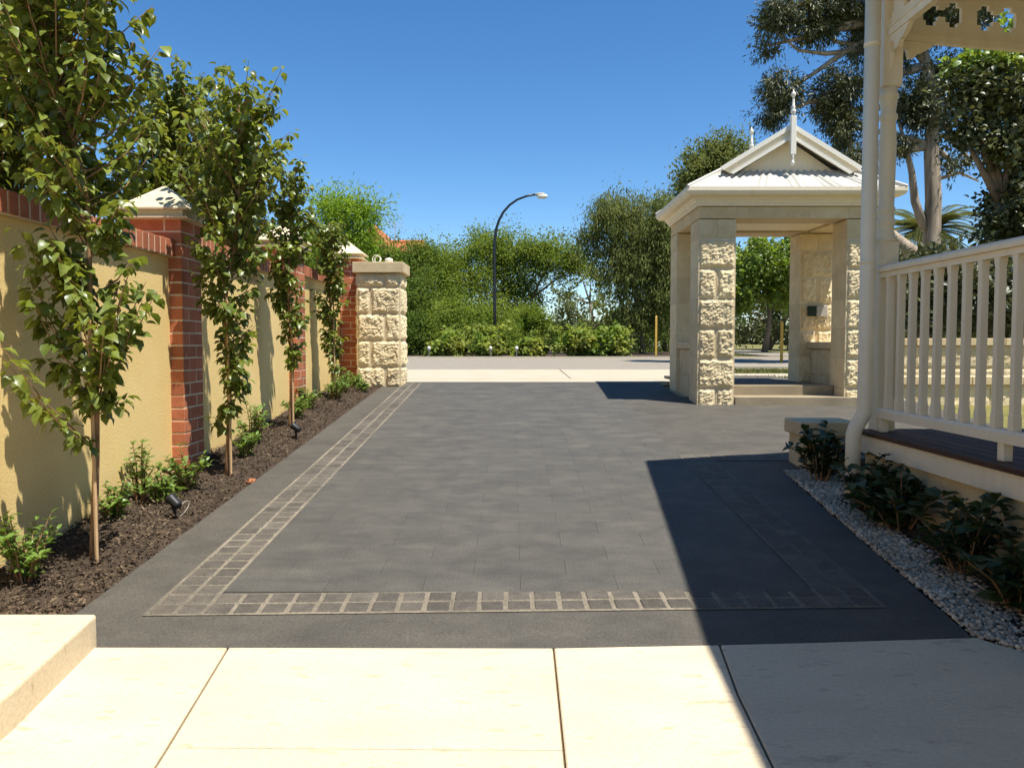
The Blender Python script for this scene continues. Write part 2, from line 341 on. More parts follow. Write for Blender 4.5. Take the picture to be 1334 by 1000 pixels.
for i in range(nx):
    for k in range(2):
        x0 = LX+i*cw; y0 = near(x0+cw/2)+k*cp
        tilted('cobble', x0+.007, x0+cw-.007, y0+.006+rnd.uniform(-.002, .002), y0+cp-.006, .0065+rnd.uniform(-.002, .002), M_cobble, drive, key='n', rot=SK+rnd.uniform(-.03, .03), b=.005)
grout([(RX-.010, near(RX)+2*cp+.006), (xe+.010, near(xe)+2*cp+.006), (xe+.010, 6.19), (RX-.010, 6.19)], M_grout2)
yy = near(xe)+2*cp+.008
while yy < 6.12:
    for k in range(2):
        tilted('cobble', RX+k*cp+.007, RX+(k+1)*cp-.007, yy+.006, yy+cp-.006, .0055+rnd.uniform(-.001, .001), M_cobble, drive, key='r', rot=rnd.uniform(-.008, .008))
    yy += cp
grout([(RX-.010, 6.195), (2.60, 6.195), (2.60, 6.195+2*cp+.014), (RX-.010, 6.195+2*cp+.014)], M_grout2)
for i in range(12):
    for k in range(2):
        tilted('cobble', RX+i*cp+.006, RX+(i+1)*cp-.006, 6.202+k*cp+.006, 6.202+(k+1)*cp-.006, .0055, M_cobble, drive, key='t', rot=rnd.uniform(-.008, .008))

# travertine paving in front: joints recessed between big slabs
pav = sheet('paving', [(-4, -7), (3, -7), (3, 3.05), (-4, 2.94)], lambda y: 0, M_travj, -.012)
def slab(pts, name='paving_slab', g=.0035):
    V2 = [Vector(p[:2]) for p in pts]; c = sum(V2, Vector((0, 0)))/len(V2); n = len(V2)
    ar = sum(V2[i].x*V2[(i+1)%n].y-V2[(i+1)%n].x*V2[i].y for i in range(n)); sg = 1 if ar > 0 else -1
    def inset(P, d):
        out = []
        for i in range(n):
            e0 = (P[i]-P[i-1]).normalized(); e1 = (P[(i+1)%n]-P[i]).normalized(); n0 = Vector((-e0.y, e0.x))*sg; n1 = Vector((-e1.y, e1.x))*sg
            bis = n0+n1; out.append(P[i] + bis*(d*2/max(.3, bis.dot(bis))))
        return out
    q = inset(V2, g); b = inset(q, .004)
    vs = [(p.x-c.x, p.y-c.y, 0) for p in b] + [(p.x-c.x, p.y-c.y, -.004) for p in q] + [(p.x-c.x, p.y-c.y, -.03) for p in q]
    fs = [tuple(range(n))] + [(k*n+i, (k+1)*n+i, (k+1)*n+(i+1)%n, k*n+(i+1)%n) for k in range(2) for i in range(n)]
    me = MB().add(vs, fs).mesh(name); fixnormals(me); obj(name, me, M_trav, pav, loc=(c.x, c.y, 0))
J = {}
slab([(-1.60, 2.955), (-1.03, 2.952), (-.942, 2.21), (-.93, 2.1), (-.90, .6), (-1.45, .6)])
slab([(-1.03, 2.952), (.15, 2.946), (.14, 2.195), (-.942, 2.21)])
slab([(-.942, 2.21), (.14, 2.195), (.12, .9), (-.906, .9), (-.93, 2.1)])
slab([(.15, 2.946), (.76, 2.978), (.71, 2.55), (.68, 2.1), (.60, .9), (.12, .9), (.14, 2.195)])
slab([(.76, 2.978), (1.15, 3.005), (1.74, 3.055), (2.05, 2.55), (2.25, 2.1), (2.5, .9), (.60, .9), (.68, 2.1), (.71, 2.55)])
slab([(-.906, .9), (.12, .9), (.10, -6.5), (-.9, -6.5)]); slab([(.12, .9), (2.5, .9), (2.2, -6.5), (.10, -6.5)])
# raised step at the left edge
sv = MB(); import bmesh
def bevel_build(name, fn, m, w=.012, seg=3, parent=None, **k):
    b = bmesh.new(); fn(b); bmesh.ops.recalc_face_normals(b, faces=b.faces)
    bmesh.ops.bevel(b, geom=list(b.edges), offset=w, segments=seg, affect='EDGES', profile=.5)
    me = bpy.data.meshes.new(name); b.to_mesh(me); b.free(); me.polygons.foreach_set('use_smooth', [False]*len(me.polygons)); return obj(name, me, m, parent, **k)
def prism_bm(poly, z0, z1):
    def f(b):
        lo = [b.verts.new((x, y, z0)) for x, y in poly]; hi = [b.verts.new((x, y, z1)) for x, y in poly]; n = len(poly)
        b.faces.new(lo[::-1]); b.faces.new(hi)
        for i in range(n): b.faces.new((lo[i], lo[(i+1)%n], hi[(i+1)%n], hi[i]))
    return f
bevel_build('stone_step', prism_bm([(-4, .4), (-1.36, .4), (-1.42, 2.29), (-1.515, 2.975), (-4, 2.99)], -.02, .115), M_trav, .012, 3,
    label='raised cream travertine step in the bottom left corner beside the garden bed', cat='step')

# garden bed soil
rng = np.random.default_rng(3)
def soil(name, x0f, x1f, y0, y1, nx, ny, m, amp, base=-.02):
    vs = []
    for j in range(ny+1):
        y = y0 + (y1-y0)*j/ny
        for i in range(nx+1):
            t = i/nx; x = x0f(y) + (x1f(y)-x0f(y))*t
            edge = min(1, 4*t, 6*(1-t)) if t < .5 else min(1, 6*(1-t))
            h = amp*(.55*noise.noise((x*3, y*3, 0)) + .45*noise.noise((x*11, y*11, 3)) + .25*noise.noise((x*30, y*30, 5)))
            vs.append((x, y, gz(y)+base + (.045*math.sin(min(1, (1-t)*1.6)*math.pi/2) if amp > .01 else 0) + h*max(.3, edge)))
    fs = [(j*(nx+1)+i, j*(nx+1)+i+1, (j+1)*(nx+1)+i+1, (j+1)*(nx+1)+i) for j in range(ny) for i in range(nx)]
    return MB().add(vs, fs).build(name, m, kind='structure', smooth=True)
bed = soil('garden_bed', lambda y: -2.36, lambda y: -1.748 + .002*(y-3), 2.96, 11.3, 26, 260, M_soil, .035)
n = 15000                                            # bark chips
Y_ = 2.98 + (rng.random(n)**1.6)*7.9; X_ = -2.34 + rng.random(n)*.585
Z_ = np.array([gz(y) for y in Y_]) - .012 + .045*np.sin(np.minimum(1, (-1.75-X_)/.6*1.6)*np.pi/2) + rng.random(n)*.022 + np.array([.02*noise.noise((x*3, y*3, 0)) for x, y in zip(X_, Y_)])
D = rng.normal(size=(n,3)); D[:,2] *= .35; N = rng.normal(size=(n,3))*.5; N[:,2] += 1
V, Fa = leaves_np(np.c_[X_, Y_, Z_], D, N, .010+.026*rng.random(n)**2, QUAD_T*np.array([1,.7,1.5]), QUAD_F)
obj('bark_mulch', npmesh('bark_mulch', V, Fa, M_chip), label='dark brown bark mulch covering the garden bed along the yellow wall', cat='mulch', kind='stuff')

# street side: crossover, footpath, road, kerbs, verge
sheet('crossover', [(-1.55, 11.425), (2.15, 11.425), (2.43, 12.2), (-1.66, 12.2)], gz, M_concrete, .004)
sheet('crossover', [(-1.662, 12.235), (2.445, 12.235), (3.7, 15.5), (.9, 15.5), (.88, 12.30), (.865, 12.30), (.88, 15.5), (-2.0, 15.5)], gz, M_concrete, .004)
sheet('footpath', [(2.62, 12.6), (40, 12.6), (40, 14.0), (3.15, 14.0)], gz, M_concrete, .0)
sheet('footpath', [(-40, 12.6), (-1.8, 12.6), (-1.87, 14.0), (-40, 14.0)], gz, M_concrete, .0)
sheet('road', [(-200, 15.55), (200, 15.55), (200, 22.0), (-200, 22.0)], gz, M_asph, .0)
MB().box(-60, 60, 22.0, 22.16, .55, gz(22)+.045).build('kerb', M_kerb, kind='structure')
MB().box(-60, -2.02, 15.40, 15.55, .45, gz(15.4)+.07).build('kerb', M_kerb, kind='structure')
MB().box(3.75, 60, 15.40, 15.55, .45, gz(15.4)+.07).build('kerb', M_kerb, kind='structure')
sheet('far_garden_soil', [(-40, 22.17), (6.2, 22.17), (6.2, 40), (-40, 40)], lambda y: gz(22)+.0+.01*(y-22), M_soil, .0)
sheet('side_street', [(6.9, 22.2), (8.6, 22.2), (10.6, 60), (8.4, 60)], lambda y: gz(y)+.06, M_asph, .0)
# grass blades on the verges
def grass(label, regions, n, h):
    Pl = []
    for x0, x1, y0, y1, fr in regions:
        k = int(n*fr); x = x0+(x1-x0)*rng.random(k); y = y0+(y1-y0)*rng.random(k); Pl.append(np.c_[x, y, np.array([gz(t)-.05 for t in y])])
    P = np.vstack(Pl); m = len(P); D = rng.normal(size=(m,3))*.45; D[:,2] = 1; N = rng.normal(size=(m,3)); N[:,2] *= .2
    V, Fa = leaves_np(P, D, N, h*(.6+.8*rng.random(m)), QUAD_T*np.array([1,.3,1]), QUAD_F)
    obj('grass', npmesh('grass', V, Fa, L_grass), label=label, cat='grass', kind='stuff')
grass('short dry green grass on the street verges beside the road', [(3.6, 12, 14.05, 15.38, .45), (-6, -2.05, 14.05, 15.38, .2), (2.9, 6.5, 11.6, 12.55, .15), (5.5, 14, 22.3, 27, .2)], 30000, .09)

# =================================================================== LEFT WALL AND PIERS
WX, PX = -2.34, -2.25
panels = [(-6, 5.69, 1.685), (6.00, 8.70, 1.765), (9.01, 11.34, 1.845)]
wall = empty('boundary_wall', (WX, 6, 0), 'yellow rendered garden wall with red brick coping along the left of the drive', 'wall')
bk = MB().cbox(-.125, .125, -.038, .038, -.055, .055, .004); bme = bk.mesh('coping_brick'); fixnormals(bme); bme.materials.append(M_brick)
for (y0, y1, zt) in panels:
    MB().box(-.24, 0, y0-6, y1-6, -.2, zt).build('rendered_panel', M_render, wall)
    MB().box(-.255, .044, y0-6, y1-6, zt+.002, zt+.107).build('coping_mortar', M_mortar, wall)
    y = max(y0, 2.6)+.043
    while y < y1-.02:
        obj('coping_brick', bme, None, wall, loc=(-.078+rnd.uniform(-.002, .002), y-6, zt+.058+rnd.uniform(-.002, .002))); y += .086
# bricks of the piers: pinwheel courses, turned every other course
sme = MB().cbox(-.115, .115, -.055, .055, -.039, .039, .004).mesh('brick'); fixnormals(sme); sme.materials.append(M_brick)
def brick_pier(yc, zcap, label, dx=0):
    z0 = gz(yc)-.05; c = PX-.175+dx
    e = empty('brick_pier', (c, yc, z0), label, 'brick pier', 'brick piers of the garden wall')
    MB().box(-.1725, .1725, -.1725, .1725, 0, zcap-z0).build('mortar_core', M_mortar, e)
    z = zcap-z0-.043; k = 0
    while z > 0:
        s = 1 if k % 2 else -1
        for q in range(4):
            a = q*math.pi/2; lx, ly = s*.060, -.120      # stretcher lying on face q
            o = obj('brick', sme, None, e, loc=(lx*math.cos(a)-ly*math.sin(a)+rnd.uniform(-.0015,.0015), lx*math.sin(a)+ly*math.cos(a)+rnd.uniform(-.0015,.0015), z)); o.rotation_euler = (0, 0, a+rnd.uniform(-.006, .006))
        z -= .086; k += 1
    h = zcap-z0; o1, o2, o3 = .236, .196, .240
    def ring(r, z): return [(-r,-r,z),(r,-r,z),(r,r,z),(-r,r,z)]
    prof = [(.17, h-.001), (o1, h), (o1, h+.010), (o2, h+.012), (o2, h+.056), (o3, h+.058), (o3, h+.070), (.012, h+.248)]
    vs = [p for r, z in prof for p in ring(r, z)]; fs = [(i*4+j, i*4+(j+1)%4, (i+1)*4+(j+1)%4, (i+1)*4+j) for i in range(len(prof)-1) for j in range(4)] + [(0,3,2,1), tuple(len(prof)*4-4+j for j in range(4))]
    MB().add(vs, fs).build('cap', M_cap, e)
    return e
brick_pier(5.845, 1.944, 'nearest red brick pier of the yellow wall, with pyramid cap')
brick_pier(8.855, 2.105, 'middle red brick pier of the yellow wall, behind the third sapling')
brick_pier(11.46, 2.245, 'farthest red brick pier of the yellow wall, beside the stone gate pillar', .17)

# =================================================================== ROCK-FACED STONE
def rock_block(w_, h_, d_, faces, seed, bulge=.022, margin=.016, step=.015):
    """block centred on x, front at y=0 going back to d_, bottom at z=0; rough on the listed faces (f,l,r,b)"""
    mb = MB(); off = Vector((seed*7.31, seed*3.77, seed*1.93))
    def face(o, u, v, lu, lv, nrm, rough):
        if not rough:
            mb.add([o, o+u*lu, o+u*lu+v*lv, o+v*lv], [(0,1,2,3)]); return
        nu, nv = max(3, int(lu/step)), max(3, int(lv/step)); vs = []
        for j in range(nv+1):
            for i in range(nu+1):
                a, b = lu*i/nu, lv*j/nv; p = o+u*a+v*b
                e = min(a, lu-a, b, lv-b); k = max(0, min(1, (e-margin*(.6+.8*abs(noise.noise(p*9+off))))/.026)); k = k*k*(3-2*k)
                q = p*13+off
                hgt = bulge*(1.0 + .55*noise.noise(q) + .75*abs(noise.noise(p*27+off))*1.3-.3 + .38*noise.noise(p*60+off))
                vs.append(p + nrm*(max(0, hgt)*k) + (u*noise.noise(q*2.1)+v*noise.noise(q*2.3))*.006*k)
        mb.add(vs, [(j*(nu+1)+i, j*(nu+1)+i+1, (j+1)*(nu+1)+i+1, (j+1)*(nu+1)+i) for j in range(nv) for i in range(nu)])
    X, Y, Z = Vector((1,0,0)), Vector((0,1,0)), Vector((0,0,1)); a, b = -w_/2, w_/2
    face(Vector((a,0,0)), X, Z, w_, h_, -Y, 'f' in faces)
    face(Vector((b,0,0)), Y, Z, d_, h_, X, 'r' in faces)
    face(Vector((b,d_,0)), -X, Z, w_, h_, Y, 'b' in faces)
    face(Vector((a,d_,0)), -Y, Z, d_, h_, -X, 'l' in faces)
    face(Vector((a,0,h_)), X, Y, w_, d_, Z, False); face(Vector((a,d_,0)), X, -Y, w_, d_, -Z, False)
    return mb.mesh('stone_block')
seed = [1]
def stone(parent, x0, x1, y0, y1, z0, z1, faces='', m=None, g=.004, name='stone_block', **k):
    """one block in the coordinates of its parent"""
    seed[0] += 1
    if faces: me = rock_block(x1-x0-2*g, z1-z0-2*g, y1-y0-2*g, faces, seed[0], **k)
    else:
        w_, h_, d_ = x1-x0-2*g, z1-z0-2*g, y1-y0-2*g; me = MB().cbox(-w_/2, w_/2, 0, d_, 0, h_, .005).mesh(name); fixnormals(me)
    return obj(name, me, m or (M_stone if faces else M_stone_s), parent, loc=((x0+x1)/2, y0+g, z0+g))

# gate pillar on the left
gp = empty('gate_pillar', (-1.76, 10.95, gz(10.95)-.03), 'rock faced limestone gate pillar with slab cap at the end of the yellow wall', 'pillar')
GW, GD = .58, .56
MB().box(-GW/2+.008, GW/2-.008, .008, GD-.008, 0, 1.50).build('mortar_core', M_mortar, gp)
z = 0.0; top = 1.515; hs = [.285, .35, .35, .35, .18]
for i, h in enumerate(hs):
    big = .375
    if i % 2 == 0: cuts = [-GW/2, -GW/2+big, GW/2]
    else: cuts = [-GW/2, -GW/2+.185, GW/2]
    stone(gp, cuts[0], cuts[1], 0, GD, z, z+h, 'fl'); stone(gp, cuts[1], cuts[2], 0, GD, z, z+h, 'fr'); z += h
bevel_build('cap_slab', prism_bm([(-GW/2-.045, -.05), (GW/2+.05, -.05), (GW/2+.05, GD+.05), (-GW/2-.045, GD+.05)], z+.006, z+.145), M_stone_s, .008, 2, gp)
# coil and little white fitting lying on the cap
zc = gp.location.z + z + .145
coil = MB()
for k in range(2): coil.tube([(-1.80+.012*k + (.052-.010*k)*math.cos(t), 11.05+.05*k+.01*math.sin(3*t), zc+.052+(.050-.008*k)*math.sin(t)) for t in np.linspace(-1.4, 4.9, 22)], .006, 6)
coil.build('cable_coil', M_hose, label='coil of pale cable lying on top of the stone gate pillar', cat='cable', smooth=True)
MB().lathe([(.045, 0), (.055, .02), (.05, .05), (.02, .062)], n=14).build('junction_cap', M_hose, loc=(-1.63, 11.02, zc+.001), label='small white fitting on the gate pillar cap beside the cable coil', cat='fitting', smooth=True)
# sensor lamp with conduit on the far pier
sl = empty('wall_light', (-2.245, 11.40, 1.70), 'small white wall light with conduit on the brick beside the gate pillar', 'wall light')
MB().cbox(0, .05, -.05, .05, -.06, .06, .008).build('back_box', M_white, sl)
MB().lathe([(.03, -.05), (.045, -.02), (.05, .02), (.03, .045)], c=(.07, -.02), n=12).build('lamp_head', M_white, sl, smooth=True)
MB().tube([(.03, 0, -.06), (.03, -.005, -.5), (.012, -.005, -.6), (.012, -.005, -1.15)], .010, 8).build('conduit', M_grey, sl, smooth=True)

# =================================================================== PAVILION
PV = empty('entry_pavilion', (3.045, 9.21, .42), 'limestone entry pavilion with white corrugated gable roof on the right of the drive', 'pavilion')
ox, oy, oz = PV.location
def pv(x0, x1, y0, y1, z0, z1): return (x0-ox, x1-ox, y0-oy, y1-oy, z0-oz, z1-oz)
cw_ = .42; CX = (2.06, 4.03-.42); CY = (9.21, 10.83-.42); FLOOR = .612
rows_ = [.36, .60, .931, 1.262, 1.593, 1.924, 2.256]
def column(cx, cy, front, side):
    core = MB().box(*pv(cx+.008, cx+cw_-.008, cy+.008, cy+cw_-.008, .36, 2.46)).build('column', M_mortar, PV)
    for i in range(len(rows_)-1):
        z0, z1 = rows_[i], rows_[i+1]; fs = ('f' if front else '') + side
        if i % 2 == 0:
            stone(core, *[a-b for a, b in zip((cx, cx+cw_/2), (ox, ox))], cy-oy, cy+cw_-oy, z0-oz, z1-oz, fs.replace('r', '')); stone(core, cx+cw_/2-ox, cx+cw_-ox, cy-oy, cy+cw_-oy, z0-oz, z1-oz, fs.replace('l', ''))
        else: stone(core, cx-ox, cx+cw_-ox, cy-oy, cy+cw_-oy, z0-oz, z1-oz, fs)
    stone(core, cx-ox-.002, cx+cw_*.5-ox, cy-oy-.002, cy+cw_-oy, 2.258-oz, 2.47-oz); stone(core, cx+cw_*.5-ox, cx+cw_-ox+.002, cy-oy-.002, cy+cw_-oy, 2.258-oz, 2.47-oz)
column(CX[0], CY[0], True, ''); column(3.70, CY[0], True, 'r'); column(CX[0], CY[1], False, 'b'); column(CX[1], CY[1], True, 'rb')
# floor, steps
MB().box(*pv(2.30, 3.86, 9.56, 12.5, .1, FLOOR)).build('floor', mat('dark_floor', (.09, .08, .07), (.13, .115, .10), 6, .7), PV)
bevel_build('step', prism_bm([(2.482-ox, 9.50-oy), (3.696-ox, 9.50-oy), (3.696-ox, 9.85-oy), (2.482-ox, 9.85-oy)], .3-oz, FLOOR+.006-oz), M_step, .008, 2, PV)
bevel_build('step', prism_bm([(2.484-ox, 9.20-oy), (3.98-ox, 9.12-oy), (3.98-ox, 9.205-oy), (3.694-ox, 9.205-oy), (3.694-ox, 9.498-oy), (2.484-ox, 9.498-oy)], .3-oz, .505-oz), M_step, .008, 2, PV)
# low side walls with sills
for sx, x0 in ((0, 2.10), (1, 3.735)):
    lw = MB().box(*pv(x0+.014, x0+.286, 9.645, 10.395, .40, 1.02)).build('low_wall', M_mortar, PV)
    for r in range(2):
        za = .40+.315*r
        cuts = [9.632, 10.02, 10.408] if r else [9.632, 9.85, 10.24, 10.408]
        for a, b in zip(cuts, cuts[1:]): stone(lw, x0-ox, x0+.30-ox, a-oy, b-oy, za-oz, za+.315-oz)
    bevel_build('sill', prism_bm([(x0-.03-ox, 9.632-oy), (x0+.33-ox, 9.632-oy), (x0+.33-ox, 10.408-oy), (x0-.03-ox, 10.408-oy)], 1.032-oz, 1.115-oz), M_stone_s, .01, 2, PV)
# beams, each a row of sawn blocks
def beam(x0, x1, y0, y1, alongx, cuts):
    bm_ = MB().box(*pv(x0+.01, x1-.01, y0+.01, y1-.01, 2.475, 2.605)).build('beam', M_mortar, PV)
    for a, b in zip(cuts, cuts[1:]):
        if alongx: stone(bm_, a-ox, b-ox, y0-oy, y1-oy, 2.472-oz, 2.608-oz, name='beam_block')
        else: stone(bm_, x0-ox, x1-ox, a-oy, b-oy, 2.472-oz, 2.608-oz, name='beam_block')
beam(2.06, 4.12, 9.21, 9.63, True, [2.06, 2.48, 2.93, 3.28, 3.72, 4.12]); beam(2.06, 4.12, 10.41, 10.83, True, [2.06, 2.5, 3.0, 3.5, 4.12])
beam(2.06, 2.48, 9.632, 10.408, False, [9.632, 10.02, 10.408]); beam(3.70, 4.12, 9.632, 10.408, False, [9.632, 10.02, 10.408])
MB().box(*pv(2.49, 3.69, 9.64, 10.40, 2.50, 2.53)).build('ceiling', M_cream, PV)
# eaves: moulded cornice rings and gutter
EX0, EX1, EY0, EY1 = 1.90, 4.28, 9.05, 10.99
def ringprof(name, prof, m):           # prof: list of (outset from column face rectangle, z)
    vs = []; 
    for o_, z_ in prof: vs += [(2.06-o_-ox, 9.21-o_-oy, z_-oz), (4.12+o_-ox, 9.21-o_-oy, z_-oz), (4.12+o_-ox, 10.83+o_-oy, z_-oz), (2.06-o_-ox, 10.83+o_-oy, z_-oz)]
    fs = [(i*4+j, i*4+(j+1)%4, (i+1)*4+(j+1)%4, (i+1)*4+j) for i in range(len(prof)-1) for j in range(4)]
    MB().add(vs, fs).build(name, m, PV)
ringprof('soffit_moulding', [(-.05, 2.610), (.022, 2.610), (.022, 2.636), (.038, 2.638), (.046, 2.664), (.066, 2.676), (.066, 2.700), (.115, 2.702), (.115, 2.72), (-.05, 2.72)], M_cream)
ringprof('gutter', [(.09, 2.704), (.122, 2.704), (.150, 2.718), (.166, 2.752), (.166, 2.792), (.154, 2.792), (.150, 2.758), (.11, 2.722)], M_cream)
# roof: corrugated sheets on a dutch gable
XC = (EX0+EX1)/2; ZE = 2.782; ZG = 3.035; ZA = 3.46; GH = .74; YG0, YG1 = 9.40, 10.64
def corr(name, quad, wave, n, m=M_iron, rows=2):
    """corrugated sheet between two edges a0-a1 (eave) and b0-b1 (top)"""
    a0, a1, b0, b1 = [Vector(p) for p in quad]; vs = []; nrm = (a1-a0).cross(b0-a0).normalized()
    L0 = (a1-a0).length; ux = (a1-a0).normalized()
    for r in range(rows+1):
        t = r/rows; p0, p1 = a0.lerp(b0, t), a1.lerp(b1, t)
        for i in range(n+1):
            p = p0.lerp(p1, i/n); s = (p-a0).dot(ux); vs.append(p + nrm*(.012*math.sin(2*math.pi*s/wave)) - Vector(PV.location))
    fs = [(r*(n+1)+i, r*(n+1)+i+1, (r+1)*(n+1)+i+1, (r+1)*(n+1)+i) for r in range(rows) for i in range(n)]
    return MB().add(vs, fs).build(name, m, PV, smooth=True)
XL, XR = XC-GH, XC+GH
corr('roof_sheet', [(EX0, EY0, ZE), (EX1, EY0, ZE), (XL, YG0, ZG), (XR, YG0, ZG)], .076, 260)
corr('roof_sheet', [(EX1, EY1, ZE), (EX0, EY1, ZE), (XR, YG1, ZG), (XL, YG1, ZG)], .076, 260)
corr('roof_sheet', [(EX0, EY1, ZE), (EX0, EY0, ZE), (XL, YG1, ZG), (XL, YG0, ZG)], .076, 240)
corr('roof_sheet', [(EX1, EY0, ZE), (EX1, EY1, ZE), (XR, YG0, ZG), (XR, YG1, ZG)], .076, 240)
corr('roof_sheet', [(XL, YG1+.10, ZG), (XL, YG0-.10, ZG), (XC, YG1+.10, ZA), (XC, YG0-.10, ZA)], .076, 160)
corr('roof_sheet', [(XR, YG0-.10, ZG), (XR, YG1+.10, ZG), (XC, YG0-.10, ZA), (XC, YG1+.10, ZA)], .076, 160)
for a, b in (((EX0, EY0), (XL, YG0)), ((EX1, EY0), (XR, YG0)), ((EX0, EY1), (XL, YG1)), ((EX1, EY1), (XR, YG1))):
    MB().tube([Vector((a[0], a[1], ZE+.012))-Vector(PV.location), Vector((b[0], b[1], ZG+.012))-Vector(PV.location)], .022, 6).build('hip_capping', M_iron, PV)
MB().tube([Vector((XC, YG0-.1, ZA+.012))-Vector(PV.location), Vector((XC, YG1+.05, ZA+.012))-Vector(PV.location)], .03, 8).build('ridge_capping', M_iron, PV)
def prv(name, poly, y0, y1, m): return MB().prism([(a-ox, b-oz) for a, b in poly], y0-oy, y1-oy).build(name, m, PV)
for yg, sg in ((YG0, -1), (YG1, 1)):
    prv('gable_panel', [(XL+.08, ZG-.10), (XR-.08, ZG-.10), (XC, ZA-.08)], yg, yg+.02*-sg, M_cream)
    for s in (-1, 1):
        A = Vector((XC, ZA+.045)); Bp = Vector((XC+s*(GH+.03), ZG+.005)); d = (Bp-A).normalized(); nn = Vector((-d.y, d.x))*(-1 if s > 0 else 1)
        if nn.y > 0: nn = -nn
        q0, q1 = yg+sg*.10, yg+sg*.135
        def vcut(off): # point on the centre line for an offset line
            p = A + nn*off; t = (XC-p.x)/d.x; return p + d*t
        prv('barge_board', [tuple(vcut(.0)), tuple(Bp), tuple(Bp+nn*.115-d*.06), tuple(vcut(.115))], min(q0, q1), max(q0, q1), M_cream)
        q0, q1 = yg+sg*.136, yg+sg*.160
        prv('barge_moulding', [tuple(vcut(-.012)), tuple(Bp-nn*.012+d*.01), tuple(Bp+nn*.035), tuple(vcut(.035))], min(q0, q1), max(q0, q1), M_white)
        prv('barge_moulding', [tuple(vcut(.095)), tuple(Bp+nn*.095-d*.05), tuple(Bp+nn*.128-d*.07), tuple(vcut(.128))], min(q0, q1), max(q0, q1), M_white)
    fy = yg+sg*.175-oy; fx = XC-ox
    fin = MB().cbox(fx-.030, fx+.030, fy-.030, fy+.030, 3.17-oz, 3.59-oz, .004).build('finial', M_white, PV)
    pf = [(r_, z_-.09) for r_, z_ in [(.03, 3.68), (.012, 3.70), (.028, 3.72), (.03, 3.74), (.014, 3.76), (.024, 3.775), (.016, 3.79), (.012, 3.86), (.010, 3.885), (.02, 3.893), (.026, 3.912), (.022, 3.932), (.008, 3.945), (.003, 3.97)]]
    MB().lathe([(r, z-oz) for r, z in pf], c=(fx, fy), n=14).build('spire', M_white, fin, smooth=True)
    pf = [(r_, z_-.09) for r_, z_ in [(.004, 3.145), (.018, 3.155), (.024, 3.172), (.018, 3.19), (.010, 3.198), (.02, 3.215), (.012, 3.23), (.028, 3.26)]]
    MB().lathe([(r, z-oz) for r, z in pf], c=(fx, fy), n=14).build('pendant', M_white, fin, smooth=True)
# intercom on the rear right column
ic = empty('intercom', (3.80, 10.405, 1.50), 'small dark intercom box on the shaded rear column of the pavilion', 'intercom')
MB().cbox(-.10, .0, -.05, 0, -.065, .065, .006).build('screen_box', M_dark, ic)
MB().cbox(.003, .14, -.045, 0, -.07, .07, .006).build('cover_plate', M_grey, ic)

# =================================================================== VERANDAH OF THE HOUSE (right)
VH = empty('house_verandah', (2.22, 5.22, 0), 'cream house verandah with turned post, baluster railing and dark timber deck', 'verandah')
vx, vy = 2.22, 5.22
def vb(x0, x1, y0, y1, z0, z1): return (x0-vx, x1-vx, y0-vy, y1-vy, z0, z1)
DZ = .549
MB().box(*vb(2.262, 4.4, -3, 5.27, -.1, .43)).build('base_wall', M_base, VH)
MB().box(*vb(2.256, 2.261, -3, 5.268, .262, .270)).build('base_groove', M_cream, VH)
MB().cbox(*vb(2.234, 2.29, -3, 5.305, .405, DZ-.03), b=.004).build('fascia', M_cream, VH)
MB().cbox(*vb(2.291, 4.4, 5.28, 5.32, .405, DZ-.03), b=.004).build('fascia', M_cream, VH)
x = 2.215
dme = MB().cbox(0, .087, -8.3, 0, -.028, 0, .004).mesh('deck_board'); fixnormals(dme); dme.materials.append(M_deck)
while x < 4.35: obj('deck_board', dme, None, VH, loc=(x-vx, 5.33-vy, DZ)); x += .091
# post: square foot, turned shaft, square head
pxc, pyc, ph_ = 2.346, 5.235, .060
post = MB().cbox(*vb(pxc-ph_, pxc+ph_, pyc-ph_, pyc+ph_, DZ, 1.727), b=.006).build('post', M_cream, VH)
prof = [(.080, 1.732), (.057, 1.765), (.048, 1.80), (.050, 1.84), (.055, 1.85), (.055, 1.87), (.048, 1.88), (.047, 1.917), (.053, 1.927), (.053, 1.941), (.046, 1.955), (.049, 2.145), (.052, 2.316), (.048, 2.43), (.044, 2.478), (.055, 2.492), (.055, 2.516), (.044, 2.53), (.049, 2.582), (.051, 2.61), (.060, 2.62), (.060, 2.64), (.048, 2.653), (.057, 2.687)]
MB().lathe([(r, z) for r, z in prof], c=(pxc-vx, pyc-vy), n=24).build('turned_shaft', M_cream, post, smooth=True)
MB().cbox(*vb(pxc-ph_, pxc+ph_, pyc-ph_, pyc+ph_, 2.682, 3.64), b=.006).build('post_head', M_cream, post)
MB().add([(pxc-vx+sx*r, pyc-vy+sy*r, z) for r, z in ((ph_+.001, 1.71), (ph_+.001, 1.727), (.043, 1.765)) for sx, sy in ((-1,-1),(1,-1),(1,1),(-1,1))], [(i*4+j, i*4+(j+1)%4, (i+1)*4+(j+1)%4, (i+1)*4+j) for i in range(2) for j in range(4)]).build('post_shoulder', M_cream, post)
# downpipe with an offset at the deck
dx_, dy_ = 2.193, 5.13
dp = MB().tube([(dx_-vx, dy_-vy, 3.40), (dx_-vx, dy_-vy, .70), (dx_-.006-vx, dy_-vy, .66), (dx_-.055-vx, dy_-vy, .575), (dx_-.068-vx, dy_-vy, .535), (dx_-.07-vx, dy_-vy, .08)], .0455, 20).build('downpipe', M_cream, VH, smooth=True)
for z in (1.585, 2.9): MB().tube([(dx_-vx, dy_-vy, z), (dx_-vx, dy_-vy, z+.028)], .0485, 20).build('pipe_clip', M_cream, dp, smooth=True)
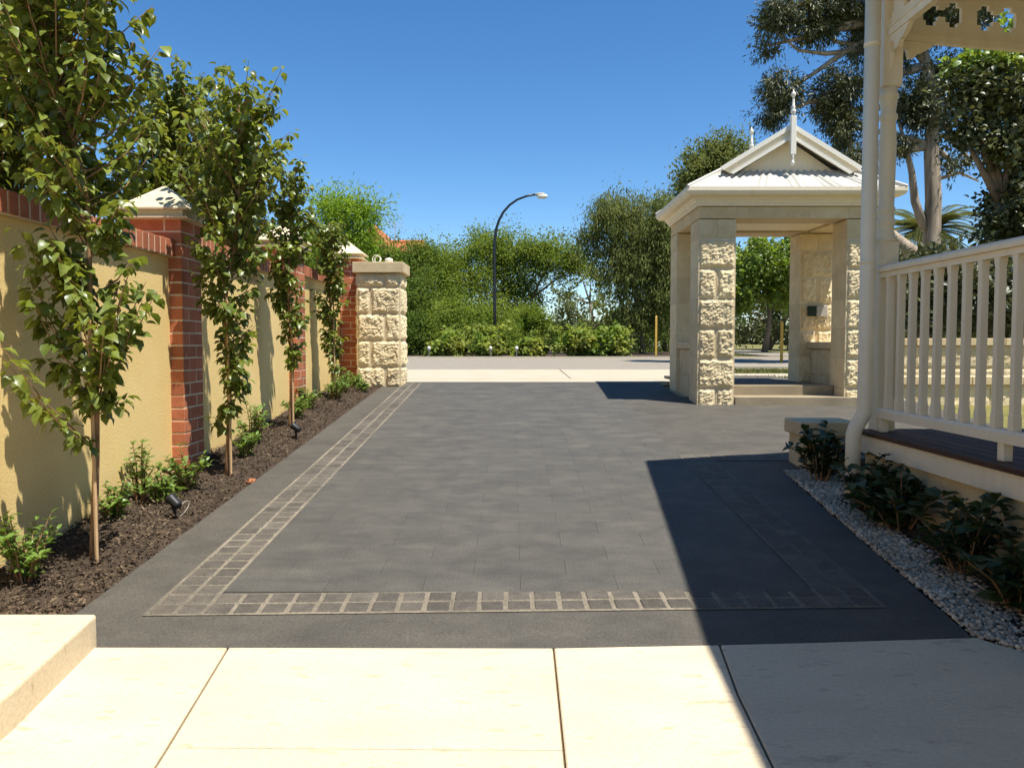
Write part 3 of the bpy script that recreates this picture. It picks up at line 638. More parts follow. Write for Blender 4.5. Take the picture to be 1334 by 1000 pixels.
# railing
RXc = 2.312; RY0, RY1 = 1.6, 5.174
rail = MB().prism([(RXc-.043-vx, 1.537), (RXc+.043-vx, 1.537), (RXc+.047-vx, 1.554), (RXc+.042-vx, 1.567), (RXc+.028-vx, 1.579), (RXc-.028-vx, 1.579), (RXc-.042-vx, 1.567), (RXc-.047-vx, 1.554)], RY0-vy, RY1-vy).build('top_rail', M_cream, VH)
MB().prism([(RXc-.032-vx, .636), (RXc+.032-vx, .636), (RXc+.032-vx, .682), (RXc+.021-vx, .697), (RXc-.021-vx, .697), (RXc-.032-vx, .682)], RY0-vy, RY1-vy).build('bottom_rail', M_cream, VH)
MB().box(*vb(RXc-.025, RXc+.025, RY0, RY1-.001, 1.504, 1.536)).build('rail_fillet', M_cream, rail)
bal = MB(); a, b = .0205, .0175
for z0, z1, r0, r1 in ((.695, .755, a, a), (.755, .78, a, b), (.78, 1.46, b, b), (1.46, 1.485, b, a), (1.485, 1.508, a, a)):
    bal.add([(sx*r, sy*r, z) for r, z in ((r0, z0), (r1, z1)) for sx, sy in ((-1,-1),(1,-1),(1,1),(-1,1))], [(j, (j+1)%4, 4+(j+1)%4, 4+j) for j in range(4)])
balm = bal.mesh('baluster'); balm.materials.append(M_cream)
for k in range(14): obj('baluster', balm, None, VH, loc=(RXc-vx, 5.075-.1425*k-vy, 0))
for y in (5.135, 3.86, 2.6): MB().cbox(*vb(RXc-.024, RXc+.024, y-.024, y+.024, DZ, .637), b=.003).build('rail_foot', M_cream, VH)
# frieze of the end bay, with cut-out crosses
ang = R(12); FZ = 2.977
fr = obj('frieze', None, None, VH, loc=(pxc-vx+.05, pyc-vy+.01, 0)); fr.rotation_euler = (0, 0, ang)
MB().box(0, 1.6, -.022, .022, FZ, FZ+.055).build('frieze_rail', M_cream, fr)
MB().box(0, 1.6, -.028, .028, FZ+.044, FZ+.054).build('frieze_bead', M_cream, fr)
def cut_panel():
    c = .0100; nx_, nz_ = int(1.6/c), 26; mb = MB(); solid = np.ones((nx_, nz_), bool)
    for i in range(nx_):
        for j in range(nz_):
            x, z = (i+.5)*c, (j+.5)*c-.13
            u = ((x-.11) % .397)
            for cxx in (.114, .283):
                dx = abs(u-cxx)
                if (dx < .032 and abs(z) < .084) or (dx < .059 and abs(z) < .048): solid[i, j] = False
            if .114 < u < .283 and abs(z) < .025 : solid[i, j] = False
            if (min(u, .397-u))**2 + z*z < .011**2: solid[i, j] = False
    for i in range(nx_):
        for j in range(nz_):
            if not solid[i, j]: continue
            x0, x1, z0, z1 = i*c, i*c+c, FZ+.056+j*c, FZ+.056+j*c+c; y0, y1 = -.012, .012
            mb.add([(x0,y0,z0),(x1,y0,z0),(x1,y0,z1),(x0,y0,z1)], [(0,1,2,3)]); mb.add([(x0,y1,z0),(x0,y1,z1),(x1,y1,z1),(x1,y1,z0)], [(0,1,2,3)])
            for di, dj, q in ((-1,0,[(x0,y0,z0),(x0,y0,z1),(x0,y1,z1),(x0,y1,z0)]), (1,0,[(x1,y0,z0),(x1,y1,z0),(x1,y1,z1),(x1,y0,z1)]), (0,-1,[(x0,y0,z0),(x0,y1,z0),(x1,y1,z0),(x1,y0,z0)]), (0,1,[(x0,y0,z1),(x1,y0,z1),(x1,y1,z1),(x0,y1,z1)])):
                a_, b_ = i+di, j+dj
                if 0 <= a_ < nx_ and 0 <= b_ < nz_ and not solid[a_, b_]: mb.add(q, [(0,1,2,3)])
    return mb
cut_panel().build('frieze_panel', M_cream, fr)
MB().box(0, 1.6, -.03, .03, FZ+.317, FZ+.38).build('frieze_head', M_cream, fr)
# scroll bracket under the frieze and a fretwork bracket along the front
MB().prism([(.0, FZ-.001), (.262, FZ-.001), (.233, FZ-.03), (.176, FZ-.062), (.143, FZ-.067), (.114, FZ-.10), (.08, FZ-.105), (.068, FZ-.057), (.038, FZ-.036), (.012, FZ-.052), (.018, FZ-.095), (.016, FZ-.152), (-.02, FZ-.24), (-.03, FZ-.24), (-.03, FZ-.0)], -.015, .015).build('bracket', M_cream, fr)
ff = obj('frieze', None, None, VH, loc=(RXc+.015-vx, pyc-ph_-vy, 0)); ff.rotation_euler = (0, 0, R(-90))
for ch in [c for c in bpy.data.objects if c.parent == fr]:
    c = ch.copy(); COL.objects.link(c); c.parent = ff
zz = lambda z: 1.1+.95*(z-1.1)
MB().box(*vb(RXc-.03, RXc+.07, -3, 5.17, 3.358, 3.66)).build('front_beam', M_cream, VH)
# roof over the verandah (casts the big shadow) and gutter
E0 = (2.085, 5.36); E1 = (1.52, -3.0); ER = (5.4, 6.0)
rf = MB().add([(E0[0]-vx, E0[1]-vy, 3.45), (ER[0]-vx, ER[1]-vy, 4.35), (5.4-vx, -3-vy, 4.35), (E1[0]-vx, E1[1]-vy, 3.45), (E0[0]-vx, E0[1]-vy, 3.42), (ER[0]-vx, ER[1]-vy, 4.31), (5.4-vx, -3-vy, 4.31), (E1[0]-vx, E1[1]-vy, 3.42)], [(0,3,2,1), (4,5,6,7), (0,1,5,4), (1,2,6,5), (2,3,7,6), (3,0,4,7)]).build('roof', M_iron, VH)
MB().add([(E0[0]+a-vx, E0[1]-.005-vy, z) for a, z in ((-.02,3.36),(.09,3.36),(.09,3.415),(-.03,3.415))] + [(E1[0]+a-vx, E1[1]-vy, z) for a, z in ((-.02,3.36),(.09,3.36),(.09,3.415),(-.03,3.415))], [(0,1,2,3), (7,6,5,4), (0,4,5,1), (1,5,6,2), (2,6,7,3), (3,7,4,0)]).build('gutter', M_cream, rf)
MB().box(*vb(4.41, 4.7, -3, 5.1, -.1, 4.0)).build('house_wall', M_base, VH)
# pedestal block at the verandah corner
pb = empty('pedestal', (2.27, 5.90, gz(5.9)-.05), 'low cream limestone pedestal with slab cap beside the downpipe', 'pedestal')
bevel_build('pedestal_body', prism_bm([(-.185, 0), (.17, 0), (.17, .30), (-.185, .30)], 0, .29), M_stone_s, .006, 2, pb)
bevel_build('pedestal_cap', prism_bm([(-.215, -.03), (.20, -.03), (.20, .33), (-.215, .33)], .292, .395), M_stone_s, .010, 2, pb)

# gravel strip and pebbles
gx0 = lambda y: 1.72 + .0725*(y-3.06); gx1 = lambda y: 2.26
gsh = MB(); 
pts = [(1.74, 3.04), (1.93, 5.84), (2.30, 5.88), (2.30, 1.0), (2.6, .9), (2.28, 2.1), (2.07, 2.55)]
sheet('gravel_bed', pts, gz, M_soil, -.012)
ico = []; 
n = 19000; py = 1.9 + rng.random(n)**.9*3.95; px0 = np.where(py > 3.04, gx0(py), 1.74+(3.04-py)*.60)+.012; pxx = px0 + rng.random(n)*(np.where(py > 5.28, 2.33, 2.265)-px0)
ok = pxx < 2.34; py, pxx = py[ok], pxx[ok]; n = len(py)
t_ = (1+5**.5)/2; IV = np.array([(-1,t_,0),(1,t_,0),(-1,-t_,0),(1,-t_,0),(0,-1,t_),(0,1,t_),(0,-1,-t_),(0,1,-t_),(t_,0,-1),(t_,0,1),(-t_,0,-1),(-t_,0,1)], float)/1.9
IF = np.array([(0,11,5),(0,5,1),(0,1,7),(0,7,10),(0,10,11),(1,5,9),(5,11,4),(11,10,2),(10,7,6),(7,1,8),(3,9,4),(3,4,2),(3,2,6),(3,6,8),(3,8,9),(4,9,5),(2,4,11),(6,2,10),(8,6,7),(9,8,1)])
sc = (.0055+.0075*rng.random(n))[:, None]*np.array([1, 1, .7])*(.75+.5*rng.random((n,3)))
Vp = (IV[None]*(1+.25*(rng.random((n,12,1))-.5)))*sc[:, None]; th = rng.random(n)*6.3; c_, s_ = np.cos(th), np.sin(th)
Vx = Vp[..., 0]*c_[:, None]-Vp[..., 1]*s_[:, None]; Vy = Vp[..., 0]*s_[:, None]+Vp[..., 1]*c_[:, None]
Pz = np.array([gz(y) for y in py])-.006+rng.random(n)*.018
Vp = np.stack([Vx+pxx[:, None], Vy+py[:, None], Vp[..., 2]+Pz[:, None]], -1).reshape(-1, 3)
obj('pebbles', npmesh('pebbles', Vp, (IF[None]+(np.arange(n)*12)[:, None, None]).reshape(-1, 3), M_pebble, True), label='pale grey pebbles filling the strip along the verandah base', cat='gravel', kind='stuff')

# limestone walls seen through the railing
def lime_wall(label, x0, x1, y, z0, z1, h):
    e = empty('limestone_wall', (x0, y, z0), label, 'wall', 'limestone walls beside the pavilion'); L_ = x1-x0
    MB().box(.01, L_-.01, .02, .28, 0, z1-z0-.1).build('mortar_core', M_mortar, e)
    z = 0; r = 0; H_ = z1-z0-.105
    nr = max(1, round(H_/h))
    for r in range(nr):
        x = -(.24 if r % 2 else 0)
        while x < L_-.02:
            a, b = max(0, x), min(L_, x+.48)
            if b-a > .06: stone(e, a, b, 0, .30, H_*r/nr, H_*(r+1)/nr, 'f', bulge=.012, step=.035)
            x += .48
    x = 0
    while x < L_-.02: stone(e, x, min(L_, x+.6), -.05, .35, H_+.001, z1-z0, name='coping_stone', m=M_stone_s); x += .6
lime_wall('upper limestone wall right of the pavilion, behind the railing', 4.25, 8.6, 11.2, .45, 1.17, .31)
lime_wall('lower limestone wall in front of the taller one, behind the railing', 4.12, 7.0, 9.6, .20, .72, .31)

# =================================================================== STREET THINGS
lb = at(645, 462, 24); lb.z = gz(22)+.05
lampo = empty('street_lamp', lb, 'tall dark curved street lamp standing in front of the hedge', 'street lamp')
pts = []
for (x, y) in [(645, 466), (644.5, 400), (644, 340), (644.5, 315), (646, 300), (650, 287), (656, 276), (664, 267), (674, 260), (686, 255.5), (697, 253.5)]: pts.append(at(x, y, 24)-lb)
MB().tube(pts, [.050, .048, .045, .042, .040, .037, .035, .033, .031, .030, .030], 10).build('pole', M_pole, lampo, smooth=True)
c = at(704, 253.5, 24)-lb
hd = MB().lathe([(.02, -.16), (.05, -.14), (.07, -.05), (.078, .04), (.065, .10), (.02, .14)], n=14)
hd.v = [(c.x+z, c.y+x, c.z+y*.75) for x, y, z in hd.v]; hd.build('lamp_head', M_grey, lampo, smooth=True)
hd = MB().lathe([(.03, -.11), (.08, -.08), (.09, .04), (.07, .11), (.02, .14)], n=14)
hd.v = [(c.x+.04+z*1.2, c.y+x, c.z-.05+y*.8) for x, y, z in hd.v]; hd.build('lamp_glass', M_white, lampo, smooth=True)
MB().cbox(-.075, .075, -.075, .075, 0, .8, .01).build('pole_base', M_pole, lampo)
def ypost(x, y0, y1, Y, label):
    b = at(x, y1, Y); t = at(x, y0, Y); h = t.z-b.z
    MB().add([(sx*r, sy*r, z) for r, z in ((.026, -.1), (.026, h-.04), (.016, h)) for sx, sy in ((-1,-1),(1,-1),(1,1),(-1,1))], [(i*4+j, i*4+(j+1)%4, (i+1)*4+(j+1)%4, (i+1)*4+j) for i in range(2) for j in range(4)]+[(8,9,10,11)]).build('marker_post', M_yel, loc=b, label=label, cat='post', group='yellow marker posts')
ypost(854.5, 411, 458, 23, 'yellow marker post left of the pavilion in front of the weeping tree')
ypost(1018, 418, 471, 19, 'yellow marker post seen through the pavilion opening')
for x, y, l in ((559, 463, 'little white garden light left of the bushes across the road'), (673, 461, 'little white garden light right of the street lamp'), (639, 462, 'little white garden light at the foot of the street lamp')):
    MB().lathe([(.02, 0), (.02, .16), (.05, .17), (.045, .24), (.01, .27)], n=10).build('garden_light', M_white, loc=(at(x, y, 22.8).x, 22.8, gz(22)+.05), label=l, cat='garden light', group='garden lights across the road', smooth=True)

# neighbour's house behind the hedge
nb = at(470, 330, 46); hb = Vector((nb.x, 46, gz(46)))
hs_ = empty('tiled_house', hb, 'house with orange tiled roof mostly hidden behind the hedge', 'house')
MB().box(-6, 3.0, 0, 7, 0, 5.2).build('wall', M_wallfar, hs_)
zr, ze = 7.55-hb.z+.2, 5.0
def px2(x, y, Y): p = at(x, y, Y); return (p.x-hb.x, p.y-hb.y, p.z-hb.z)
r1 = px2(553, 316, 49); r0 = px2(430, 316, 49); 
roofm = MB().add([(-8, -.6, ze), (3.4+.2, -.6, ze), (3.4+.2, 8, ze), (-8, 8, ze), (-6.5, 3, r1[2]), (r1[0], 3, r1[2])], [(0,1,5,4), (1,2,5), (2,3,4,5), (3,0,4)]).build('roof', M_tile, hs_)
MB().tube([(-6.5, 3, r1[2]+.03), (r1[0], 3, r1[2]+.03)], .12, 8).build('ridge_tiles', M_tile, roofm)
g0 = px2(490, 292, 44); gb = px2(490, 330, 44)
MB().prism([(g0[0]-1.6, gb[2]-.3), (g0[0]+1.0, gb[2]-.3), (g0[0]-.1, g0[2])], g0[1]-.5, 3, lambda a, b, d: (a, d, b)).build('gable_roof', M_tile, roofm)
a0 = px2(515, 318, 47); a1 = px2(515, 290, 47)
an = MB().tube([a0, a1], .02, 5)
for k, zz in enumerate((.0, -.15, -.3)): an.tube([(a1[0]-.6+.1*k, a1[1], a1[2]+zz), (a1[0]+.5, a1[1], a1[2]+zz)], .012, 4)
an.build('aerial', M_grey, roofm)

# =================================================================== PEAR TREES ALONG THE WALL
def pear(label, base, height, prof, nb_, lpb, lsize, seedn, parts=0, stake=True, lm=None, lean=(0,0), group='young pear trees in the bed', extra=()):
    """prof: list of (height, radius, offset x) ; leaves follow upright branches"""
    rnd_ = random.Random(seedn); rg = np.random.default_rng(seedn); base = Vector(base)
    e = empty('pear_tree', base, label, 'tree', group); hh = [p[0] for p in prof]; rrs = [p[1] for p in prof]; offs = [p[2] for p in prof]
    lead = [Vector((np.interp(z, hh, offs)*.8 + .012*math.sin(z*5+seedn) + lean[0]*z, .012*math.cos(z*4+seedn) + lean[1]*z, z)) for z in np.linspace(-.05, height, 16)]
    tr = MB().tube(lead, [.016*(1-.75*i/15)+.002 for i in range(16)], 7); P, D, N, S = [], [], [], []
    lo = hh[0]; zs_ = np.linspace(lo, lo+(height-lo)*.96, 200); cw2 = np.cumsum(np.interp(zs_, hh, rrs)**1.5); cw2 /= cw2[-1]
    for b in range(nb_):
        z0 = float(np.interp((b+rnd_.random())/nb_, cw2, zs_)); i = min(14, int((z0+.05)/(height+.05)*15)); f = (z0+.05)/(height+.05)*15-i
        s = lead[i].lerp(lead[i+1], f); a = rnd_.random()*6.283; R_ = np.interp(z0, hh, rrs)*rnd_.uniform(.55, 1.15); rise = rnd_.uniform(.5, 1.5)*R_
        R_ = max(.05, R_)
        ca, sa = math.cos(a), math.sin(a)*.8
        if base.x + s.x + ca*R_ < WX+.05 and base.x > WX and s.z+rise+base.z < 1.95: ca = abs(ca)*.4
        tip = s + Vector((ca*R_, sa*R_, rise)); mid = s.lerp(tip, .5) + Vector((ca*R_*.12, sa*R_*.12, -.06*rise))
        if b < len(extra): z0 = extra[b][0]; s = lead[int((z0+.05)/(height+.05)*15)]; tip = Vector(extra[b][1]); mid = s.lerp(tip, .5)+Vector((0, 0, -.04))
        tr.tube([s, mid, tip], [.005, .0035, .0015], 5, False)
        for k in range(lpb):
            t = .12 + .92*rnd_.random(); p = (s.lerp(mid, t*2) if t < .5 else mid.lerp(tip, t*2-1)); aa = rnd_.random()*6.283; q = .022
            dd = Vector((math.cos(aa), math.sin(aa), rnd_.uniform(-.9, .35))).normalized()
            P.append(p + dd*q); D.append(dd + Vector((0, 0, -.25))); N.append(Vector((rnd_.gauss(0, .45)+math.cos(aa)*.35, rnd_.gauss(0, .45)+math.sin(aa)*.35, 1))); S.append(lsize*rnd_.uniform(.6, 1.2))
    P, D, N, S = map(np.array, (P, D, N, S))
    tr.build('trunk', M_twig, e, smooth=True)
    lm = lm or L_pear
    if parts:
        d = np.linalg.norm(P + np.array(base) - np.array((0, 0, 1.1)), axis=1); vis = P[:,2]+base.z < 2.7; order = np.argsort(d + np.where(vis, 0, 9)); big = order[:parts]; rest = order[parts:]
        Vt = PEAR_T.copy(); lme = npmesh('leaf', Vt, PEAR_F, lm, True); Dn, Xn, Zn = leaf_frames(D, N)
        for i in big:
            o = obj('leaf', lme, None, e); m3 = Matrix((Dn[i], Xn[i], Zn[i])).transposed().to_4x4(); o.matrix_local = Matrix.Translation(Vector(P[i])) @ m3 @ Matrix.Scale(float(S[i]), 4)
        P, D, N, S = P[rest], D[rest], N[rest], S[rest]
    V, Fa = leaves_np(P, D, N, S, PEAR_T, PEAR_F); obj('crown', npmesh('crown', V, Fa, lm, True), None, e, kind='stuff' if parts else None)
    if stake:
        MB().tube([(.022, -.02, -.1), (.020, -.022, .55), (.012, -.02, 1.25)], .009, 6).build('stake', M_stake, e)
    return e
pear('nearest pear sapling, tall and leafy with a reddish stake, at the left edge', (-1.97, 3.86, gz(3.86)-.01), 2.95,
     [(.48, .10, -.0), (.70, .22, .02), (.95, .30, .04), (1.25, .24, .03), (1.5, .23, .02), (1.8, .32, -.02), (2.2, .44, -.14), (2.6, .42, -.20), (2.95, .32, -.22)], 160, 28, .068, 5, parts=300,
     extra=[(.62, (-.12, -.50, 1.02)), (.70, (-.20, -.42, 1.10)), (.60, (-.05, -.40, .86)), (.75, (.22, -.30, 1.15)), (.8, (.26, -.2, 1.3))])
pear('second pear sapling from the left, between the two nearest brick piers', (-1.945, 5.65, gz(5.65)-.01), 2.62,
     [(.30, .08, 0), (.55, .15, 0), (.9, .17, 0), (1.3, .22, 0.02), (1.7, .34, .10), (2.1, .38, .12), (2.62, .22, .16)], 120, 26, .066, 11)
pear('third pear sapling, slender, in front of the middle brick pier', (-2.02, 7.56, gz(7.56)-.01), 2.35,
     [(.55, .08, 0), (.8, .13, 0), (1.3, .17, 0), (1.8, .22, .0), (2.35, .18, .02)], 62, 28, .066, 17)
pear('fourth pear sapling, dark and slim, nearest the stone gate pillar', (-2.08, 9.63, gz(9.63)-.01), 2.05,
     [(.28, .08, 0), (.6, .13, -.02), (1.2, .17, -.03), (1.6, .19, -.04), (1.85, .17, -.05), (2.05, .12, -.05)], 60, 26, .066, 23)
pear('neighbouring leafy pear tree rising behind the wall by the nearest brick pier', (-3.08, 7.45, .25), 3.15,
     [(1.0, .5, 0), (1.6, .62, 0), (2.1, .62, .1), (2.6, .45, .1), (3.05, .25, .1)], 230, 42, .070, 31, stake=False, lm=L_pear2, group='pear trees behind the wall')
pear('neighbouring pear tree behind the wall at the far left edge', (-3.30, 5.35, .1), 3.0,
     [(1.1, .5, 0), (1.6, .6, 0), (2.2, .6, 0), (2.7, .45, 0), (3.1, .3, 0)], 210, 42, .070, 37, stake=False, lm=L_pear2, group='pear trees behind the wall')
pear('neighbouring pear tree behind the wall between the second and third saplings', (-3.2, 9.1, .35), 3.05,
     [(1.0, .5, 0), (1.6, .55, .05), (2.1, .5, .1), (2.75, .25, .2)], 200, 42, .070, 41, stake=False, lm=L_pear2, group='pear trees behind the wall')

# =================================================================== SHRUBS IN THE BEDS
def shrub(label, base, h, r, stems, lps, ls, seedn, lm, group, T=LONG_T, parts=False, cat='shrub', up=.6, name='shrub'):
    rnd_ = random.Random(seedn); base = Vector(base); e = empty(name, base, label, cat, group); st = MB(); P, D, N, S = [], [], [], []
    for s in range(stems):
        a = rnd_.random()*6.283; q = rnd_.random()**.6; tip = Vector((math.cos(a)*r*q, math.sin(a)*r*q, h*rnd_.uniform(.55, 1.05)*(1-.35*q))); mid = tip*.5 + Vector((0, 0, .08*h))
        b0 = Vector((math.cos(a)*.02, math.sin(a)*.02, -.03)); st.tube([b0, mid, tip], [.006, .004, .002], 5)
        for k in range(lps):
            t = .18+.85*(k+rnd_.random())/lps; p = b0.lerp(mid, t*2) if t < .5 else mid.lerp(tip, t*2-1); aa = k*2.4+rnd_.random(); d = Vector((math.cos(aa), math.sin(aa), rnd_.uniform(-.1, up*1.6)))
            P.append(p); D.append(d); N.append(Vector((rnd_.gauss(0, .35)-math.cos(aa)*.3, rnd_.gauss(0, .35)-math.sin(aa)*.3, 1))); S.append(ls*rnd_.uniform(.65, 1.2))
    P, D, N, S = map(np.array, (P, D, N, S)); st.build('stem', M_twig, e)
    if parts:
        lme = npmesh('leaf', T.copy(), PEAR_F, lm, True); Dn, Xn, Zn = leaf_frames(D, N)
        for i in range(len(P)):
            o = obj('leaf', lme, None, e); o.matrix_local = Matrix.Translation(Vector(P[i])) @ Matrix((Dn[i], Xn[i], Zn[i])).transposed().to_4x4() @ Matrix.Scale(float(S[i]), 4)
    else:
        V, Fa = leaves_np(P, D, N, S, T, PEAR_F); obj('foliage', npmesh('foliage', V, Fa, lm, True), None, e)
    return e
GB = 'small green shrubs in the mulch bed'
for i, (x, y, h, r, ns, l) in enumerate([(-2.13, 3.58, .32, .17, 15, 'bushy bright green shrub at the far left of the mulch bed'),
    (-2.20, 4.55, .24, .11, 8, 'small green shrub just right of the nearest pear sapling'),
    (-2.24, 4.95, .38, .09, 5, 'thin upright shrub against the yellow wall left of the nearest brick pier'),
    (-2.08, 5.25, .30, .16, 11, 'green shrub at the foot of the nearest brick pier beside the spotlight'),
    (-2.08, 4.9, .20, .11, 9, 'little round shrub directly behind the black spotlight'),
    (-2.12, 6.75, .38, .13, 13, 'upright green shrub right of the second pear sapling'),
    (-2.02, 6.25, .22, .10, 8, 'low green shrub beside the trunk of the second pear sapling'),
    (-2.12, 8.15, .26, .14, 11, 'low shrub just past the third pear sapling'),
    (-2.16, 8.75, .28, .14, 11, 'low shrub at the foot of the middle brick pier'),
    (-2.02, 9.45, .28, .17, 13, 'dense shrub at the foot of the fourth pear sapling'),
    (-2.06, 10.1, .30, .18, 14, 'leafy shrub between the fourth pear sapling and the gate pillar'),
    (-2.02, 10.65, .22, .15, 10, 'low shrub touching the foot of the stone gate pillar'),
    (-1.86, 10.3, .12, .10, 7, 'tiny seedling at the drive edge near the gate pillar')]):
    shrub(l, (x, y, gz(y)+.01), h*1.1, r*1.15, ns+7, 17, .048, 50+i, L_shrub, GB)
GD_ = 'dark leafed shrubs in the pebble strip'
for i, (x, y, h, r, ns, l) in enumerate([(2.07, 5.52, .36, .17, 9, 'dark leafy shrub in front of the limestone pedestal, farthest in the strip'),
    (2.06, 4.82, .30, .19, 9, 'dark leafy shrub right of the downpipe, second in the pebble strip'),
    (2.08, 4.38, .30, .22, 10, 'broad dark shrub in the middle of the pebble strip'),
    (2.06, 3.72, .34, .19, 8, 'dark shrub with one tall leaf stalk, near the right edge'),
    (2.05, 3.28, .26, .18, 8, 'low dark shrub at the right edge of the picture'),
    (2.08, 2.88, .26, .17, 7, 'nearest dark shrub, cut by the right edge of the picture')]):
    shrub(l, (x, y, gz(y)-.01), h*1.25, r*1.3, ns+9, 13, .10, 80+i, L_dark, GD_, parts=True, up=.6, T=PEAR_T*np.array([1,.75,1]))

# spotlights, shard, cable
def spot(loc, rot, label):
    e = empty('garden_spotlight', loc, label, 'spotlight', 'black garden spotlights'); e.rotation_euler = rot
    b = MB().lathe([(.028, -.06), (.036, -.05), (.040, .03), (.046, .045), (.046, .06), (.036, .058)], n=16)
    b.v = [(x, z*.87-y*.5, y*.87+z*.5+.12) for x, y, z in b.v]; b.build('lamp_body', M_black, e, smooth=True); e.scale = (.7, .7, .7)
    MB().tube([(0, 0, -.05), (0, 0, .05), (0, .005, .09)], [.012, .014, .012], 8).build('spike', M_black, e)
    MB().cbox(-.048, .048, -.008, .008, .07, .085, .002).build('yoke', M_black, e)
    return e
s1 = spot((-1.90, 4.62, gz(4.62)+.015), (0, 0, R(60)), 'black garden spotlight with a loop of cable beside the shrubs near the front')
MB().tube([(.03+.075*(1-math.cos(t)), .05*math.sin(t*.5), .045-.055*math.cos(t+.9)) for t in np.linspace(0, 5.6, 24)], .0035, 6).build('cable', M_grey, s1)
spot((-1.86, 7.1, gz(7.1)+.015), (0, 0, R(70)), 'black garden spotlight at the drive edge beyond the second sapling')
c = onz(326, 628, gz(5.5)+.02)
MB().add([(a_*.7, b_*.7, c_*.7) for a_, b_, c_ in [(0,0,0), (.09,.01,.012), (.10,.05,.03), (.03,.06,.035), (0,0,.012), (.088,.01,.024), (.098,.05,.042), (.03,.06,.047)]], [(3,2,1,0),(4,5,6,7),(0,1,5,4),(1,2,6,5),(2,3,7,6),(3,0,4,7)]).build('terracotta_shard', M_terra, loc=(-1.80, 5.52, gz(5.52)-.012), label='broken terracotta shard lying on the mulch at the drive edge', cat='shard')

# =================================================================== BACKGROUND TREES AND BUSHES
GH_ = 'trees across the road'
def G(x, Y): return (at(x, 447, Y).x, Y, gz(Y)+.0)
tree('hedge_tree', 'dark green tree above the stone gate pillar across the road', GH_, G(505, 29), [pxblob(480, 350, 29, 45, 45), pxblob(525, 365, 29, 45, 50), pxblob(500, 425, 28.5, 50, 45), pxblob(545, 400, 28, 30, 50)], 56000, 0.085, L_olived, seed=101, clump=.42)
tree('hedge_tree', 'broad olive tree directly left of the street lamp across the road', GH_, G(600, 30), [pxblob(575, 350, 30, 48, 36), pxblob(625, 345, 31, 42, 42), pxblob(600, 395, 30, 55, 45), pxblob(560, 430, 29, 40, 35)], 58000, 0.085, L_olive, seed=102, clump=.42)
tree('hedge_tree', 'broad olive tree right of the street lamp, arching over the gap', GH_, G(690, 30), [pxblob(675, 350, 31, 48, 40), pxblob(718, 342, 30, 34, 28), pxblob(680, 395, 30.5, 32, 40), pxblob(745, 350, 30, 16, 18), pxblob(650, 425, 29.5, 50, 35)], 58000, 0.085, L_olive, seed=103, clump=.42)
tree('rounded_bush', 'rounded green bush below the trees left of the street lamp', 'bushes across the road', G(592, 26.5), [pxblob(590, 420, 26.5, 42, 30), pxblob(560, 440, 26, 28, 22)], 22000, 0.075, L_olive, seed=104, clump=.3, cat='bush', rt=.05)
tree('rounded_bush', 'dim olive bush right of the street lamp above the pebbles', 'bushes across the road', G(690, 27), [pxblob(690, 432, 27, 32, 26), pxblob(660, 445, 26, 24, 20)], 18000, 0.075, L_olive, seed=105, clump=.3, cat='bush', rt=.05)
tree('rounded_bush', 'dark bush beside the gate pillar at the road edge', 'bushes across the road', G(540, 25.5), [pxblob(535, 440, 25.5, 22, 26)], 12000, 0.075, L_olived, seed=106, clump=.28, cat='bush', rt=.05)
for i, (x, y, rx, ry, l) in enumerate([(586, 453, 24, 15, 'left low flowering bush left of the street lamp at the kerb'), (632, 450, 26, 18, 'low flowering bush at the foot of the street lamp'), (690, 458, 14, 10, 'smallest low bush between the two pairs of flowering bushes'), (742, 449, 24, 18, 'low pale green bush under the gap in the trees'), (776, 452, 20, 15, 'bright green low bush in the middle of the right hand bush row'), (798, 449, 18, 17, 'rightmost low flowering bush of the row at the kerb')]):
    tree('flowering_bush', l, 'low flowering bushes at the kerb', (at(x, 447, 23.6).x, 23.6, gz(22)+.05), [pxblob(x, y, 23.6, rx, ry), pxblob(x+rx*.4, y-ry*.25, 23.6, rx*.5, ry*.8)], 3200, .13, L_hyd if i != 4 else L_bright, T=PEAR_T, Fc=PEAR_F, seed=110+i, clump=.22, cat='bush', rt=.03, droop=.1)
tree('weeping_tree', 'tall weeping grey green tree left of the pavilion', GH_, G(838, 27), [pxblob(800, 290, 27, 34, 38), pxblob(845, 290, 27, 42, 45), pxblob(878, 330, 27, 30, 60), pxblob(815, 345, 27, 45, 45), pxblob(855, 390, 27, 32, 50), pxblob(822, 415, 27, 24, 30), pxblob(775, 310, 27, 18, 40)], 60000, 0.13, L_weep, T=NARR_T, seed=121, clump=.42, droop=1.4, outward=.5, stringy=.8, inner=.3, gaps=.0)
tree('weeping_tree', 'darker drooping tree behind the weeping tree and pavilion', GH_, G(868, 31), [pxblob(850, 350, 31, 42, 70), pxblob(865, 420, 31, 35, 45), pxblob(830, 440, 30, 26, 25)], 30000, 0.13, L_olived, T=NARR_T, seed=122, clump=.45, droop=1.0, stringy=.5)
tree('far_tree', 'pale distant tree seen through the gap between the trees', 'distant trees', G(745, 75), [pxblob(742, 412, 75, 24, 26), pxblob(725, 440, 75, 26, 16), pxblob(775, 442, 75, 34, 14)], 7000, 0.28, L_far, seed=123, clump=.8)
tree('far_tree', 'small wispy gum in the gap beside the weeping tree', 'distant trees', G(775, 48), [pxblob(770, 360, 48, 18, 12), pxblob(782, 395, 48, 14, 18), pxblob(752, 345, 46, 14, 14), pxblob(735, 385, 47, 14, 8), pxblob(795, 420, 47, 20, 20)], 3200, .24, L_weep, seed=124, clump=.6)
tree('far_tree', 'long dim line of trees far behind the gap', 'distant trees', G(690, 110), [pxblob(x, 434+5*math.sin(x), 110, 42, 20) for x in range(300, 1500, 45)], 30000, .55, L_far, seed=125, clump=1.2, gaps=-1, lobes=3)
